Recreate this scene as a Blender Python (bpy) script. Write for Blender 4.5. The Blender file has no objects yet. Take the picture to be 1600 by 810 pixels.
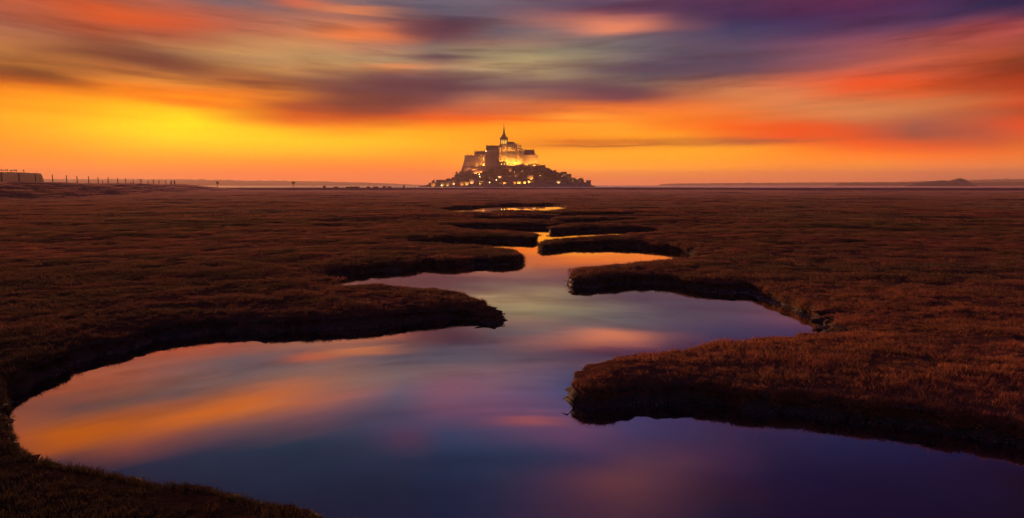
import bpy, bmesh, math, random
import numpy as np
from mathutils import Vector, Matrix, noise as mnoise, kdtree

random.seed(7)
rng = np.random.default_rng(7)
S = bpy.context.scene
COL = S.collection
R = math.radians

# ------------------------------------------------------------------ camera
FPX = 1067.0                       # focal length in pixels of the 1600 wide photograph
CAM_Z = 4.0                        # above the marsh turf
HORIZON = 289.5
PITCH = math.atan((405 - HORIZON) / FPX)
WATER_Z = -0.50
cam = bpy.data.cameras.new('camera')
cam.sensor_width = 36.0
cam.lens = 36.0 * FPX / 1600
cam.clip_start = 0.1
cam.clip_end = 60000
camo = bpy.data.objects.new('camera', cam)
COL.objects.link(camo)
camo.location = (0, 0, CAM_Z)
camo.rotation_euler = (math.pi / 2 - PITCH, 0, 0)
S.camera = camo
CP, SP = math.cos(PITCH), math.sin(PITCH)

def ray(px, py):
    a = (px - 800) / FPX
    t = (405 - py) / FPX
    return a, CP + t * SP, -SP + t * CP

def ground(px, py, z=0.0):          # pixel of the photograph -> point on a level plane
    a, y, w = ray(px, py)
    k = (z - CAM_Z) / w
    return a * k, y * k

def P(px, py, Y):                   # pixel -> point at a known distance
    a, y, w = ray(px, py)
    k = Y / y
    return Vector((a * k, Y, CAM_Z + w * k))

def project(x, y, z):
    z = z - CAM_Z
    f = y * CP - z * SP
    u = y * SP + z * CP
    return 800 + FPX * x / f, 405 - FPX * u / f

# ------------------------------------------------------------------ colour
def lin(c):
    return tuple(((v / 255) / 12.92 if v / 255 <= 0.04045 else ((v / 255 + 0.055) / 1.055) ** 2.4) for v in c)

# ------------------------------------------------------------------ view, exposure
S.view_settings.view_transform = 'Standard'
S.view_settings.look = 'None'
S.view_settings.exposure = 0.0
S.view_settings.gamma = 1.0
S.view_settings.use_curve_mapping = False
S.render.engine = 'CYCLES'
S.cycles.max_bounces = 6
S.cycles.diffuse_bounces = 2
S.cycles.glossy_bounces = 3
S.cycles.transmission_bounces = 3
S.cycles.transparent_max_bounces = 6
S.cycles.volume_bounces = 1
S.cycles.use_denoising = True
S.cycles.sample_clamp_indirect = 6.0

# ------------------------------------------------------------------ sky: a dusk cloud field seen in azimuth / elevation
HAZE_DENSITY = 1.15e-4
SKY = {   # what the sky shows by direction: column (azimuth) -> list of (height, colour)
0: [(0,(180,90,62)),(25,(160,92,75)),(50,(185,112,72)),(75,(190,122,62)),(95,(165,95,45)),(112,(105,55,25)),(124,(140,65,18)),(137,(240,118,10)),(150,(255,148,5)),(175,(255,165,5)),(200,(255,160,0)),(225,(255,145,0)),(250,(250,130,10)),(270,(235,112,25)),(288,(225,110,50))],
100: [(0,(190,95,60)),(25,(203,86,42)),(50,(165,100,75)),(68,(170,100,60)),(83,(130,68,48)),(98,(188,118,48)),(112,(175,95,40)),(122,(170,75,20)),(135,(240,110,10)),(150,(255,158,0)),(175,(255,180,0)),(200,(255,185,0)),(225,(255,165,0)),(250,(250,135,10)),(270,(232,118,38)),(288,(225,112,55))],
200: [(0,(172,96,75)),(10,(208,86,42)),(28,(215,84,34)),(50,(180,75,40)),(72,(150,85,60)),(87,(112,62,48)),(100,(118,62,46)),(112,(190,112,58)),(122,(235,145,50)),(135,(250,120,10)),(150,(255,150,0)),(162,(255,190,0)),(175,(255,205,0)),(200,(255,210,0)),(225,(255,185,0)),(250,(255,145,0)),(272,(236,125,30)),(288,(228,115,60))],
300: [(0,(130,100,100)),(25,(200,95,60)),(40,(190,85,58)),(55,(170,92,68)),(75,(190,130,78)),(90,(130,85,65)),(105,(105,58,48)),(118,(185,112,62)),(130,(228,145,60)),(143,(252,122,12)),(155,(255,108,5)),(165,(255,180,0)),(185,(255,225,0)),(210,(255,220,0)),(225,(255,195,0)),(250,(255,150,0)),(270,(245,115,15)),(288,(228,118,60))],
400: [(0,(110,95,105)),(25,(150,100,90)),(50,(182,115,85)),(75,(200,150,90)),(95,(188,132,85)),(107,(200,140,75)),(118,(170,100,55)),(129,(108,55,42)),(141,(225,130,50)),(155,(252,140,15)),(172,(238,95,12)),(190,(245,108,10)),(200,(255,178,0)),(215,(255,215,0)),(235,(255,182,0)),(250,(255,150,0)),(270,(250,110,15)),(288,(226,118,62))],
500: [(0,(145,98,92)),(15,(150,104,98)),(27,(190,114,88)),(42,(195,118,82)),(60,(222,112,62)),(75,(185,140,100)),(100,(190,146,92)),(113,(190,132,80)),(130,(128,72,62)),(145,(112,58,55)),(156,(190,100,42)),(165,(148,64,42)),(180,(160,66,30)),(194,(235,92,10)),(205,(255,160,0)),(225,(255,200,0)),(245,(255,160,0)),(265,(250,115,10)),(288,(228,112,60))],
600: [(0,(95,90,105)),(20,(110,90,95)),(35,(150,100,92)),(50,(248,128,68)),(60,(220,112,68)),(72,(170,110,90)),(85,(180,150,110)),(96,(190,142,100)),(105,(228,138,82)),(114,(150,100,85)),(125,(92,58,68)),(140,(98,58,68)),(155,(105,55,58)),(170,(140,60,48)),(184,(195,78,28)),(194,(232,100,10)),(205,(255,170,0)),(225,(255,190,0)),(245,(255,160,0)),(262,(250,120,10)),(288,(228,110,58))],
700: [(0,(90,90,110)),(22,(95,86,105)),(38,(74,60,80)),(55,(72,53,75)),(70,(110,95,100)),(81,(142,120,100)),(92,(82,63,80)),(104,(178,140,108)),(115,(108,85,90)),(126,(84,64,84)),(140,(110,65,75)),(155,(120,70,72)),(169,(200,100,58)),(180,(255,92,10)),(190,(255,112,0)),(200,(255,160,0)),(225,(255,172,0)),(250,(255,145,0)),(270,(242,116,28)),(288,(232,118,70))],
800: [(0,(100,90,105)),(22,(120,95,105)),(35,(140,100,100)),(50,(115,105,110)),(65,(175,120,92)),(77,(152,130,100)),(92,(186,160,110)),(107,(194,165,112)),(120,(162,130,100)),(132,(120,84,82)),(145,(185,118,88)),(157,(220,130,80)),(169,(165,86,68)),(180,(235,108,30)),(190,(255,112,10)),(205,(255,165,10)),(225,(255,150,0)),(250,(255,165,0)),(270,(252,130,20)),(288,(240,120,70))],
900: [(0,(58,58,90)),(12,(95,70,90)),(25,(190,105,90)),(38,(200,118,95)),(48,(160,110,105)),(58,(130,106,106)),(70,(130,120,106)),(86,(152,135,102)),(100,(130,106,95)),(111,(112,84,88)),(121,(142,116,92)),(134,(106,72,80)),(145,(100,64,78)),(155,(165,88,65)),(165,(222,120,60)),(175,(245,110,30)),(185,(255,165,50)),(200,(255,160,30)),(215,(255,152,12)),(226,(205,92,22)),(236,(255,168,5)),(260,(255,165,0)),(275,(246,130,48)),(288,(236,125,75))],
1000: [(0,(85,60,85)),(15,(80,56,86)),(30,(175,100,95)),(43,(215,122,95)),(57,(110,86,98)),(74,(110,100,106)),(90,(118,100,105)),(105,(78,63,84)),(118,(92,78,90)),(133,(138,108,90)),(145,(108,64,75)),(156,(112,60,74)),(167,(222,100,50)),(177,(255,130,40)),(190,(255,150,40)),(202,(255,160,30)),(215,(255,160,10)),(227,(190,84,30)),(237,(255,165,5)),(260,(255,160,0)),(275,(240,130,58)),(288,(235,120,75))],
1100: [(0,(75,50,80)),(20,(75,50,80)),(40,(60,58,90)),(55,(85,70,95)),(70,(100,75,90)),(85,(85,68,90)),(98,(84,68,90)),(111,(82,64,84)),(125,(172,106,80)),(140,(212,126,75)),(155,(222,120,64)),(170,(240,120,50)),(185,(255,130,20)),(200,(255,112,12)),(211,(255,160,20)),(221,(190,96,40)),(232,(255,170,10)),(260,(255,155,5)),(272,(240,130,50)),(288,(226,115,74))],
1200: [(0,(80,45,80)),(22,(75,40,80)),(40,(60,54,90)),(60,(85,65,95)),(80,(105,75,95)),(95,(115,78,95)),(110,(122,75,80)),(124,(198,110,75)),(140,(212,130,85)),(155,(215,130,80)),(170,(216,125,74)),(182,(238,100,30)),(198,(255,84,5)),(213,(255,88,5)),(222,(190,92,55)),(232,(255,145,10)),(250,(255,140,10)),(265,(240,130,50)),(288,(224,118,72))],
1300: [(0,(100,45,75)),(22,(80,40,80)),(42,(78,52,90)),(60,(120,66,90)),(75,(148,80,90)),(92,(160,84,82)),(104,(180,90,76)),(116,(214,90,66)),(130,(242,84,38)),(143,(226,90,48)),(155,(215,120,70)),(170,(222,135,80)),(182,(216,125,70)),(195,(205,90,48)),(209,(242,80,12)),(224,(250,92,10)),(235,(255,110,10)),(250,(255,145,20)),(265,(235,130,58)),(288,(218,112,78))],
1400: [(0,(95,40,80)),(25,(85,45,80)),(48,(110,65,90)),(65,(150,80,85)),(80,(172,86,74)),(95,(190,90,70)),(110,(192,90,64)),(124,(212,94,58)),(139,(242,84,24)),(150,(235,90,40)),(160,(202,120,70)),(172,(216,130,75)),(185,(190,100,70)),(199,(150,84,70)),(213,(155,80,60)),(225,(202,85,48)),(235,(255,96,10)),(250,(250,130,40)),(265,(225,120,65)),(288,(196,102,74))],
1500: [(0,(45,45,85)),(20,(48,45,85)),(36,(68,60,95)),(51,(152,70,75)),(65,(190,84,74)),(80,(196,90,64)),(95,(210,90,44)),(110,(195,80,50)),(125,(170,70,44)),(140,(202,76,34)),(155,(190,100,60)),(170,(190,110,65)),(185,(165,90,65)),(200,(160,85,65)),(215,(155,80,64)),(228,(202,82,48)),(238,(255,100,15)),(250,(236,120,50)),(265,(210,115,70)),(288,(172,96,74))],
1600: [(0,(15,30,60)),(20,(26,36,75)),(31,(165,74,80)),(45,(190,76,75)),(60,(160,75,60)),(80,(120,50,38)),(95,(110,50,34)),(110,(130,46,24)),(125,(160,50,20)),(145,(190,56,14)),(160,(215,60,10)),(175,(165,66,35)),(190,(235,76,12)),(205,(230,80,30)),(220,(200,90,45)),(235,(225,110,30)),(250,(220,120,50)),(265,(200,115,70)),(288,(158,94,74))],
}
HIGH = {  # the sky above, known from what the still water mirrors
100: [(560,(160,100,75)),(600,(140,85,70)),(630,(80,66,75)),(650,(78,66,75)),(660,(172,82,42)),(680,(195,92,20)),(700,(165,78,60)),(715,(62,42,60)),(725,(14,36,60)),(810,(5,18,40))],
200: [(560,(170,105,80)),(590,(150,100,80)),(620,(86,76,80)),(645,(82,70,80)),(655,(180,90,40)),(675,(182,78,20)),(690,(170,80,50)),(705,(90,56,75)),(720,(20,45,70)),(750,(8,32,60)),(810,(5,18,42))],
300: [(545,(185,120,85)),(570,(165,112,88)),(600,(120,90,85)),(620,(90,76,90)),(635,(190,100,60)),(655,(215,104,30)),(670,(170,85,60)),(690,(80,60,80)),(710,(30,50,75)),(740,(10,40,65)),(810,(3,20,45))],
400: [(545,(190,130,95)),(570,(155,115,95)),(592,(120,92,90)),(608,(190,110,78)),(620,(200,110,60)),(640,(218,112,50)),(655,(190,95,60)),(670,(110,75,85)),(690,(50,55,80)),(720,(20,50,75)),(770,(6,30,60)),(810,(3,20,48))],
500: [(540,(210,130,80)),(560,(195,120,82)),(585,(140,110,100)),(603,(190,110,80)),(625,(190,100,80)),(645,(120,80,100)),(665,(70,65,90)),(690,(36,55,80)),(730,(22,46,75)),(810,(5,25,50))],
600: [(545,(228,130,74)),(570,(165,120,105)),(600,(120,100,110)),(630,(100,85,110)),(660,(70,65,95)),(680,(92,62,95)),(700,(80,60,90)),(730,(45,50,80)),(780,(34,32,58)),(810,(30,20,45))],
700: [(530,(110,80,110)),(570,(160,110,108)),(600,(130,90,110)),(630,(142,82,110)),(650,(120,75,105)),(680,(62,65,100)),(720,(42,56,90)),(780,(36,30,64)),(810,(40,22,50))],
800: [(540,(150,115,112)),(560,(168,112,110)),(600,(130,90,118)),(640,(105,72,110)),(657,(158,80,92)),(675,(90,65,100)),(720,(60,55,85)),(760,(70,46,75)),(810,(36,24,58))],
900: [(540,(200,120,85)),(560,(185,110,85)),(580,(92,82,118)),(610,(72,72,118)),(640,(74,70,114)),(660,(150,80,100)),(690,(70,55,100)),(730,(62,42,80)),(760,(92,48,70)),(810,(55,30,60))],
1000: [(545,(190,112,88)),(565,(150,100,100)),(600,(90,75,110)),(640,(75,62,108)),(670,(70,55,100)),(700,(78,48,80)),(740,(122,66,70)),(770,(100,52,65)),(810,(72,34,58))],
1100: [(560,(100,70,100)),(620,(80,55,95)),(690,(78,44,78)),(740,(84,42,70)),(810,(46,20,45))],
1200: [(560,(95,60,95)),(630,(75,45,85)),(700,(66,36,70)),(750,(50,26,60)),(810,(25,15,45))],
1300: [(560,(95,55,88)),(640,(60,40,80)),(720,(42,32,70)),(770,(22,16,55)),(810,(10,10,42))],
1400: [(560,(90,50,85)),(650,(45,35,78)),(730,(12,26,65)),(780,(6,12,46)),(810,(4,8,38))],
1500: [(560,(50,40,82)),(650,(25,30,72)),(760,(6,16,50)),(810,(2,6,36))],
1600: [(560,(24,34,66)),(650,(14,26,60)),(780,(3,8,34)),(810,(2,5,28))],
}
def table(tab, px, py):
    ks = sorted(tab)
    px = min(max(px, ks[0]), ks[-1])
    i = min(int(np.searchsorted(ks, px, side='right')) - 1, len(ks) - 2)
    f = (px - ks[i]) / (ks[i + 1] - ks[i])
    out = []
    for k in (ks[i], ks[i + 1]):
        rows = tab[k]
        ys = [r[0] for r in rows]
        out.append(np.array([np.interp(py, ys, [lin(r[1])[c] for r in rows]) for c in range(3)]))
    return out[0] * (1 - f) + out[1] * f

def mirror_strength(el):            # the water's reflectance, see its material
    return float(np.interp(el, [0, 3, 8, 15, 26, 90], [1.0, .97, .88, .68, .42, .05]))

BACK = [(0, (120, 84, 98)), (6, (112, 80, 104)), (14, (84, 70, 106)), (30, (50, 54, 94)), (90, (30, 36, 70))]
def back_colour(el):
    e = [b[0] for b in BACK]
    return np.array([np.interp(el, e, [lin(b[1])[c] for b in BACK]) for c in range(3)])

def sky_colour(az, el):
    a = R(max(-41, min(41, az)))
    def pix(e):
        e = R(e)
        return project(math.sin(a) * math.cos(e) * 1000, math.cos(a) * math.cos(e) * 1000, CAM_Z + math.sin(e) * 1000)
    e0 = max(0.05, el)
    pxs, pys = pix(min(e0, 16.5))
    low = table(SKY, pxs, max(0, min(288, pys)))
    low = low * (1 + .07 * np.clip((low[0] - .88) / .12, 0, 1) * np.clip((low[1] - .2) / .2, 0, 1))    # the clear glow is brighter than print white
    low = low * (1, 1 - .07 * np.clip((low[0] - .9) / .1, 0, 1), 1)
    pxw, pyw = pix(-min(e0, 27))
    high = table(HIGH, pxw, min(810, pyw)) 
    high = np.maximum(high * (.86, .90, .86) - (.016, .001, .003), .002) / mirror_strength(min(e0, 27))
    k = np.clip((e0 - 14.2) / 1.8, 0, 1)
    c = low * (1 - k) + high * k
    far = np.clip((abs(az) - 41) / 75, 0, 1)
    far = far * far * (3 - 2 * far)
    up = np.clip((el - 24) / 22, 0, 1)
    m = max(far, up)
    # the haze box veils the low sky: what lies behind it is that much clearer
    T = math.exp(-HAZE_DENSITY * min(9700, 168 / max(.01, math.sin(R(max(el, .3))))))
    q = min(1 - T, .60) * (1 - m)
    veil = table(SKY, pxs, 284) * .62
    c = np.maximum(c - veil * q, c * .3) / (1 - q)
    return c * (1 - m) + back_colour(el) * m

world = bpy.data.worlds.new('World')
S.world = world
world.use_nodes = True
wt = world.node_tree
wt.nodes.clear()
class N:
    """small helper for node graphs"""
    def __init__(s, tree): s.t = tree
    def new(s, kind, **kw):
        n = s.t.nodes.new(kind)
        for k, v in kw.items(): setattr(n, k, v)
        return n
    def link(s, a, b): s.t.links.new(a, b)
    def math(s, op, a, b=None, c=None, clamp=False):
        n = s.new('ShaderNodeMath', operation=op, use_clamp=clamp)
        for i, v in enumerate((a, b, c)):
            if v is None: continue
            if isinstance(v, (int, float)): n.inputs[i].default_value = v
            else: s.link(v, n.inputs[i])
        return n.outputs[0]
    def mix(s, f, a, b, blend='MIX'):
        n = s.new('ShaderNodeMix', data_type='RGBA', blend_type=blend)
        for sock, v in ((n.inputs[0], f), (n.inputs[6], a), (n.inputs[7], b)):
            if isinstance(v, (int, float)): sock.default_value = v
            elif isinstance(v, (tuple, list)): sock.default_value = (*v[:3], 1)
            else: s.link(v, sock)
        return n.outputs[2]
    def noise(s, vec, scale, detail=3, rough=.55, dim='3D', dist=0):
        n = s.new('ShaderNodeTexNoise', noise_dimensions=dim)
        n.inputs['Scale'].default_value = scale
        n.inputs['Detail'].default_value = detail
        n.inputs['Roughness'].default_value = rough
        n.inputs['Distortion'].default_value = dist
        if vec is not None: s.link(vec, n.inputs['Vector'])
        return n.outputs[0]
    def comb(s, x, y, z=0.0):
        n = s.new('ShaderNodeCombineXYZ')
        for i, v in enumerate((x, y, z)):
            if isinstance(v, (int, float)): n.inputs[i].default_value = v
            else: s.link(v, n.inputs[i])
        return n.outputs[0]
    def ramp(s, fac, stops, interp='LINEAR'):
        n = s.new('ShaderNodeValToRGB')
        n.color_ramp.interpolation = interp
        e = n.color_ramp.elements
        while len(e) > 1: e.remove(e[-1])
        e[0].position = stops[0][0]; e[0].color = (*stops[0][1][:3], 1)
        for p, c in stops[1:]:
            q = e.new(p); q.color = (*c[:3], 1)
        s.link(fac, n.inputs[0])
        return n.outputs[0]
    def mapr(s, v, a, b, c, d, clamp=True, kind='LINEAR'):
        n = s.new('ShaderNodeMapRange', clamp=clamp, interpolation_type=kind)
        s.link(v, n.inputs[0])
        for i, x in enumerate((a, b, c, d)): n.inputs[i + 1].default_value = x
        return n.outputs[0]

g = N(wt)
tc = g.new('ShaderNodeTexCoord')
sep = g.new('ShaderNodeSeparateXYZ')
g.link(tc.outputs['Generated'], sep.inputs[0])
az = g.math('MULTIPLY', g.math('ARCTAN2', sep.outputs[0], sep.outputs[1]), 57.29578)
el = g.math('MULTIPLY', g.math('ARCSINE', sep.outputs[2]), 57.29578)
azabs = g.math('SQRT', g.math('ADD', g.math('MULTIPLY', az, az), 260.0))      # smooth through straight ahead
# long-exposure drift: streaks fan out gently from the horizon straight ahead
fan = g.math('DIVIDE', el, g.math('ADD', 1.0, g.math('MULTIPLY', g.math('MINIMUM', azabs, 60), 0.007)))
sv = g.comb(g.math('MULTIPLY', az, 0.075), g.math('MULTIPLY', fan, 0.62), 3.1)
n1 = g.noise(sv, 1.0, 3, .5)
sv2 = g.comb(g.math('MULTIPLY', az, 0.05), g.math('MULTIPLY', fan, 0.55), 9.4)
n2 = g.noise(sv2, 1.0, 2, .5)
sv3 = g.comb(g.math('MULTIPLY', az, 0.14), g.math('MULTIPLY', fan, 2.1), 5.7)
n3 = g.noise(sv3, 1.0, 4, .55)
amp = g.mapr(el, 0.5, 7.0, 0.12, 1.0)
elw = g.math('ADD', el, g.math('MULTIPLY', g.math('MULTIPLY', g.math('SUBTRACT', n1, .5), 1.7), amp))
azw = g.math('ADD', az, g.math('MULTIPLY', g.math('SUBTRACT', n2, .5), 6.0))
fac = g.math('DIVIDE', g.math('MAXIMUM', elw, 0.0), 90.0)
els = list(np.linspace(0.0, 15.6, 24)) + [17.2, 18.8, 20.4, 22.2, 25, 32, 48, 90]
azs = [-180, -120, -80, -55, -44] + list(np.linspace(-38, 38, 20)) + [44, 55, 80, 120, 180]
prev = None
for i, a in enumerate(azs):
    r_ = g.ramp(fac, [(e / 90, tuple(sky_colour(a, e))) for e in els])
    if prev is None: prev = r_
    else:
        f = g.mapr(azw, azs[i - 1], a, 0, 1)
        prev = g.mix(f, prev, r_)
# fine drift streaks, in brightness
gain = g.math('ADD', 1.0, g.math('MULTIPLY', g.math('SUBTRACT', n3, .5), g.math('MULTIPLY', g.mapr(el, 1, 9, .10, .55), g.mapr(el, 22, 13, .35, 1))))
skyc = g.mix(1.0, prev, g.comb(gain, gain, gain), 'MULTIPLY')
# ragged darker shreds drifting through the middle of the cloud field
n4 = g.noise(g.comb(g.math('MULTIPLY', az, .10), g.math('MULTIPLY', fan, 1.15), 14.2), 1.0, 4, .6)
shred = g.math('MULTIPLY', g.mapr(n4, .50, .68, 0, .58), g.math('MULTIPLY', g.mapr(el, 4.5, 8, 0, 1), g.mapr(el, 19, 13.5, 0, 1)))
skyc = g.mix(shred, skyc, g.mix(1.0, skyc, (.42, .36, .50), 'MULTIPLY'))
# a few separate wisps: azimuth, elevation, half-width, half-height, tilt, colour
def wisp(px, py, wpx, hpx, tilt, col, amt, base):
    x, y, z = ray(px, py)
    A = math.degrees(math.atan2(x, y)); E = math.degrees(math.atan2(z, math.hypot(x, y)))
    if E < 0: E = -E
    dx = g.math('SUBTRACT', az, A); dy = g.math('SUBTRACT', el, E)
    dy = g.math('SUBTRACT', dy, g.math('MULTIPLY', dx, tilt))
    dy = g.math('ADD', dy, g.math('MULTIPLY', g.math('SUBTRACT', n3, .5), 1.2))
    u = g.math('DIVIDE', dx, wpx * 0.0537 * math.cos(R(A)) ** 2)
    v = g.math('DIVIDE', dy, hpx * 0.0537)
    d = g.math('ADD', g.math('MULTIPLY', u, u), g.math('MULTIPLY', v, v))
    f = g.math('MULTIPLY', g.math('POWER', 2.718, g.math('MULTIPLY', d, -1.0)), amt)
    return g.mix(f, base, lin(col))
for w in [
    (575, 55, 75, 8, .03, (255, 135, 70), .7), (960, 43, 55, 8, -.03, (245, 140, 100), .8),
    (470, 4, 40, 6, 0, (215, 105, 75), .8), (650, 50, 60, 12, -.05, (62, 46, 72), .6),
    (215, 92, 130, 9, -.12, (105, 56, 44), .6), (60, 118, 90, 9, -.10, (95, 50, 24), .7),
    (400, 130, 70, 5, -.06, (105, 52, 40), .7), (590, 148, 110, 16, .03, (100, 54, 56), .55),
    (470, 185, 110, 8, -.02, (225, 85, 20), .5), (300, 158, 110, 5, -.04, (255, 108, 5), .6),
    (1000, 106, 75, 8, -.02, (76, 60, 80), .6), (960, 227, 110, 3, 0, (175, 76, 25), .75),
    (790, 186, 150, 4, -.02, (255, 92, 5), .6), (1360, 132, 90, 10, .10, (250, 82, 28), .6),
    (1240, 203, 90, 9, -.05, (255, 85, 4), .6), (1060, 8, 160, 10, .02, (82, 44, 80), .5),
    (900, 148, 120, 8, -.01, (98, 62, 76), .5), (1530, 35, 60, 9, .16, (40, 45, 85), .0),
    (620, 105, 45, 4, .03, (235, 142, 88), .6), (180, 20, 130, 11, -.06, (222, 84, 32), .5),
    (1470, 160, 130, 7, .04, (215, 128, 74), .45),
    (680, 44, 55, 14, -.04, (60, 44, 70), .7), (690, 92, 55, 6, 0, (80, 62, 80), .7), (640, 128, 120, 12, .02, (88, 54, 64), .7), (560, 160, 90, 9, .02, (98, 50, 48), .7), (470, 166, 60, 5, 0, (150, 62, 40), .6),
    (250, 100, 90, 7, -.08, (106, 58, 46), .6), (900, 132, 90, 7, -.02, (100, 66, 80), .6), (960, 152, 80, 6, .01, (98, 60, 74), .6), (870, 60, 90, 10, 0, (125, 112, 106), .4), (1100, 100, 110, 9, .02, (82, 66, 86), .5),
    (830, 657, 55, 9, .0, (205, 105, 108), .75), (640, 690, 40, 20, .1, (112, 66, 96), .5), (960, 750, 80, 26, 0, (150, 84, 88), .55), (560, 549, 70, 7, 0, (250, 140, 74), .6), (700, 605, 50, 16, 0, (165, 100, 122), .45),
    (560, 760, 150, 26, 0, (10, 44, 76), .7), (470, 715, 190, 17, 0, (8, 50, 80), .55), (600, 650, 70, 9, 0, (80, 74, 108), .4), (700, 722, 150, 15, 0, (16, 46, 84), .55), (1150, 770, 90, 20, 0, (62, 26, 50), .4), (1400, 760, 190, 34, 0, (2, 18, 62), .75), (1190, 222, 90, 3, 0, (165, 84, 56), .6),
    (130, 680, 130, 15, -.16, (235, 112, 20), .75), (340, 640, 150, 13, -.15, (250, 125, 45), .75), (400, 690, 260, 16, -.10, (24, 58, 92), .35), (450, 600, 50, 9, -.02, (215, 125, 90), .6)]:
    skyc = wisp(*w, skyc)
bg = g.new('ShaderNodeBackground')
bg.inputs['Strength'].default_value = 1.0
g.link(skyc, bg.inputs['Color'])
wo = g.new('ShaderNodeOutputWorld')
g.link(bg.outputs[0], wo.inputs['Surface'])
world.cycles.sampling_method = 'MANUAL'
world.cycles.sample_map_resolution = 512

# ------------------------------------------------------------------ sun: low behind the bright gap on the left
SUN_AZ, SUN_EL = -29.0, 5.5
sl = bpy.data.lights.new('sun', 'SUN')
sl.energy = 3.6
sl.angle = R(3.0)
sl.color = (1.0, 0.44, 0.21)
so = bpy.data.objects.new('sun', sl)
COL.objects.link(so)
sd = Vector((math.sin(R(SUN_AZ)) * math.cos(R(SUN_EL)), math.cos(R(SUN_AZ)) * math.cos(R(SUN_EL)), math.sin(R(SUN_EL))))
so.rotation_euler = sd.to_track_quat('Z', 'Y').to_euler()
so.location = sd * 100


# ================================================================== helpers
def tag(o, label=None, cat=None, group=None, kind=None):
    if label: o['label'] = label
    if cat: o['category'] = cat
    if group: o['group'] = group
    if kind: o['kind'] = kind
    return o

def empty(name, loc=(0, 0, 0), rz=0.0):
    o = bpy.data.objects.new(name, None)
    o.empty_display_size = .3
    o.location = loc
    o.rotation_euler = (0, 0, rz)
    COL.objects.link(o)
    return o

def link_mesh(name, me, mat, parent=None):
    if mat is not None and not me.materials: me.materials.append(mat)
    o = bpy.data.objects.new(name, me)
    COL.objects.link(o)
    if parent is not None: o.parent = parent
    return o

class MB:
    """collects verts and faces, links them as one mesh object"""
    def __init__(s): s.v = []; s.f = []
    def add(s, vs, fs):
        n = len(s.v)
        s.v += [tuple(v) for v in vs]
        s.f += [tuple(i + n for i in f) for f in fs]
        return s
    def box(s, x0, x1, y0, y1, z0, z1, batter=0.0):
        b = batter
        return s.add([(x0, y0, z0), (x1, y0, z0), (x1, y1, z0), (x0, y1, z0), (x0 + b, y0 + b, z1), (x1 - b, y0 + b, z1), (x1 - b, y1 - b, z1), (x0 + b, y1 - b, z1)],
                     [(0, 3, 2, 1), (4, 5, 6, 7), (0, 1, 5, 4), (1, 2, 6, 5), (2, 3, 7, 6), (3, 0, 4, 7)])
    def gable(s, x0, x1, y0, y1, z0, z1, axis='x', hip=0.0):   # pitched roof
        if axis == 'x':
            m = (y0 + y1) / 2
            return s.add([(x0, y0, z0), (x1, y0, z0), (x1, y1, z0), (x0, y1, z0), (x0 + hip, m, z1), (x1 - hip, m, z1)],
                         [(0, 3, 2, 1), (0, 1, 5, 4), (2, 3, 4, 5), (0, 4, 3), (1, 2, 5)])
        m = (x0 + x1) / 2
        return s.add([(x0, y0, z0), (x1, y0, z0), (x1, y1, z0), (x0, y1, z0), (m, y0 + hip, z1), (m, y1 - hip, z1)],
                     [(0, 3, 2, 1), (0, 4, 5, 3), (1, 2, 5, 4), (0, 1, 4), (2, 3, 5)])
    def lathe(s, cx, cy, prof, n=8, rot=0.0):                  # prof: (radius, z)
        base = len(s.v)
        for r, z in prof:
            for k in range(n):
                a = rot + 2 * math.pi * k / n
                s.v.append((cx + r * math.cos(a), cy + r * math.sin(a), z))
        for i in range(len(prof) - 1):
            for k in range(n):
                a = base + i * n + k; b = base + i * n + (k + 1) % n
                s.f.append((a, b, b + n, a + n))
        s.f.append(tuple(base + k for k in range(n))[::-1])
        s.f.append(tuple(base + (len(prof) - 1) * n + k for k in range(n)))
        return s
    def tube(s, pts, rads, n=6):
        base = len(s.v)
        for i, p in enumerate(pts):
            p = Vector(p)
            d = (Vector(pts[min(i + 1, len(pts) - 1)]) - Vector(pts[max(i - 1, 0)])).normalized()
            u = d.orthogonal().normalized(); w = d.cross(u)
            for k in range(n):
                a = 2 * math.pi * k / n
                s.v.append(tuple(p + (u * math.cos(a) + w * math.sin(a)) * rads[i]))
        for i in range(len(pts) - 1):
            for k in range(n):
                a = base + i * n + k; b = base + i * n + (k + 1) % n
                s.f.append((a, b, b + n, a + n))
        s.f.append(tuple(base + k for k in range(n))[::-1])
        s.f.append(tuple(base + (len(pts) - 1) * n + k for k in range(n)))
        return s
    def arch(s, cx, y0, y1, z0, w, h, n=6):                    # solid with a pointed top, facing -y
        top = []
        for k in range(n + 1):
            t = -1 + 2 * k / n
            top.append((cx - t * w / 2, z0 + h - (abs(t) ** 1.6) * w * .75))
        out = [(cx - w / 2, z0), (cx + w / 2, z0)] + [(x, max(z, z0 + .1)) for x, z in top[0:]]
        m = len(out)
        vs = [(x, y0, z) for x, z in out] + [(x, y1, z) for x, z in out]
        fs = [tuple(range(m)), tuple(range(2 * m - 1, m - 1, -1))]
        for k in range(m):
            fs.append((k, k + m, (k + 1) % m + m, (k + 1) % m))
        return s.add(vs, fs)
    def mesh(s, name, smooth=False):
        me = bpy.data.meshes.new(name)
        me.from_pydata(s.v, [], s.f)
        me.update()
        if smooth: me.polygons.foreach_set('use_smooth', [True] * len(me.polygons))
        return me
    def build(s, name, mat, parent=None, smooth=False):
        return link_mesh(name, s.mesh(name, smooth), mat, parent)

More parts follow.
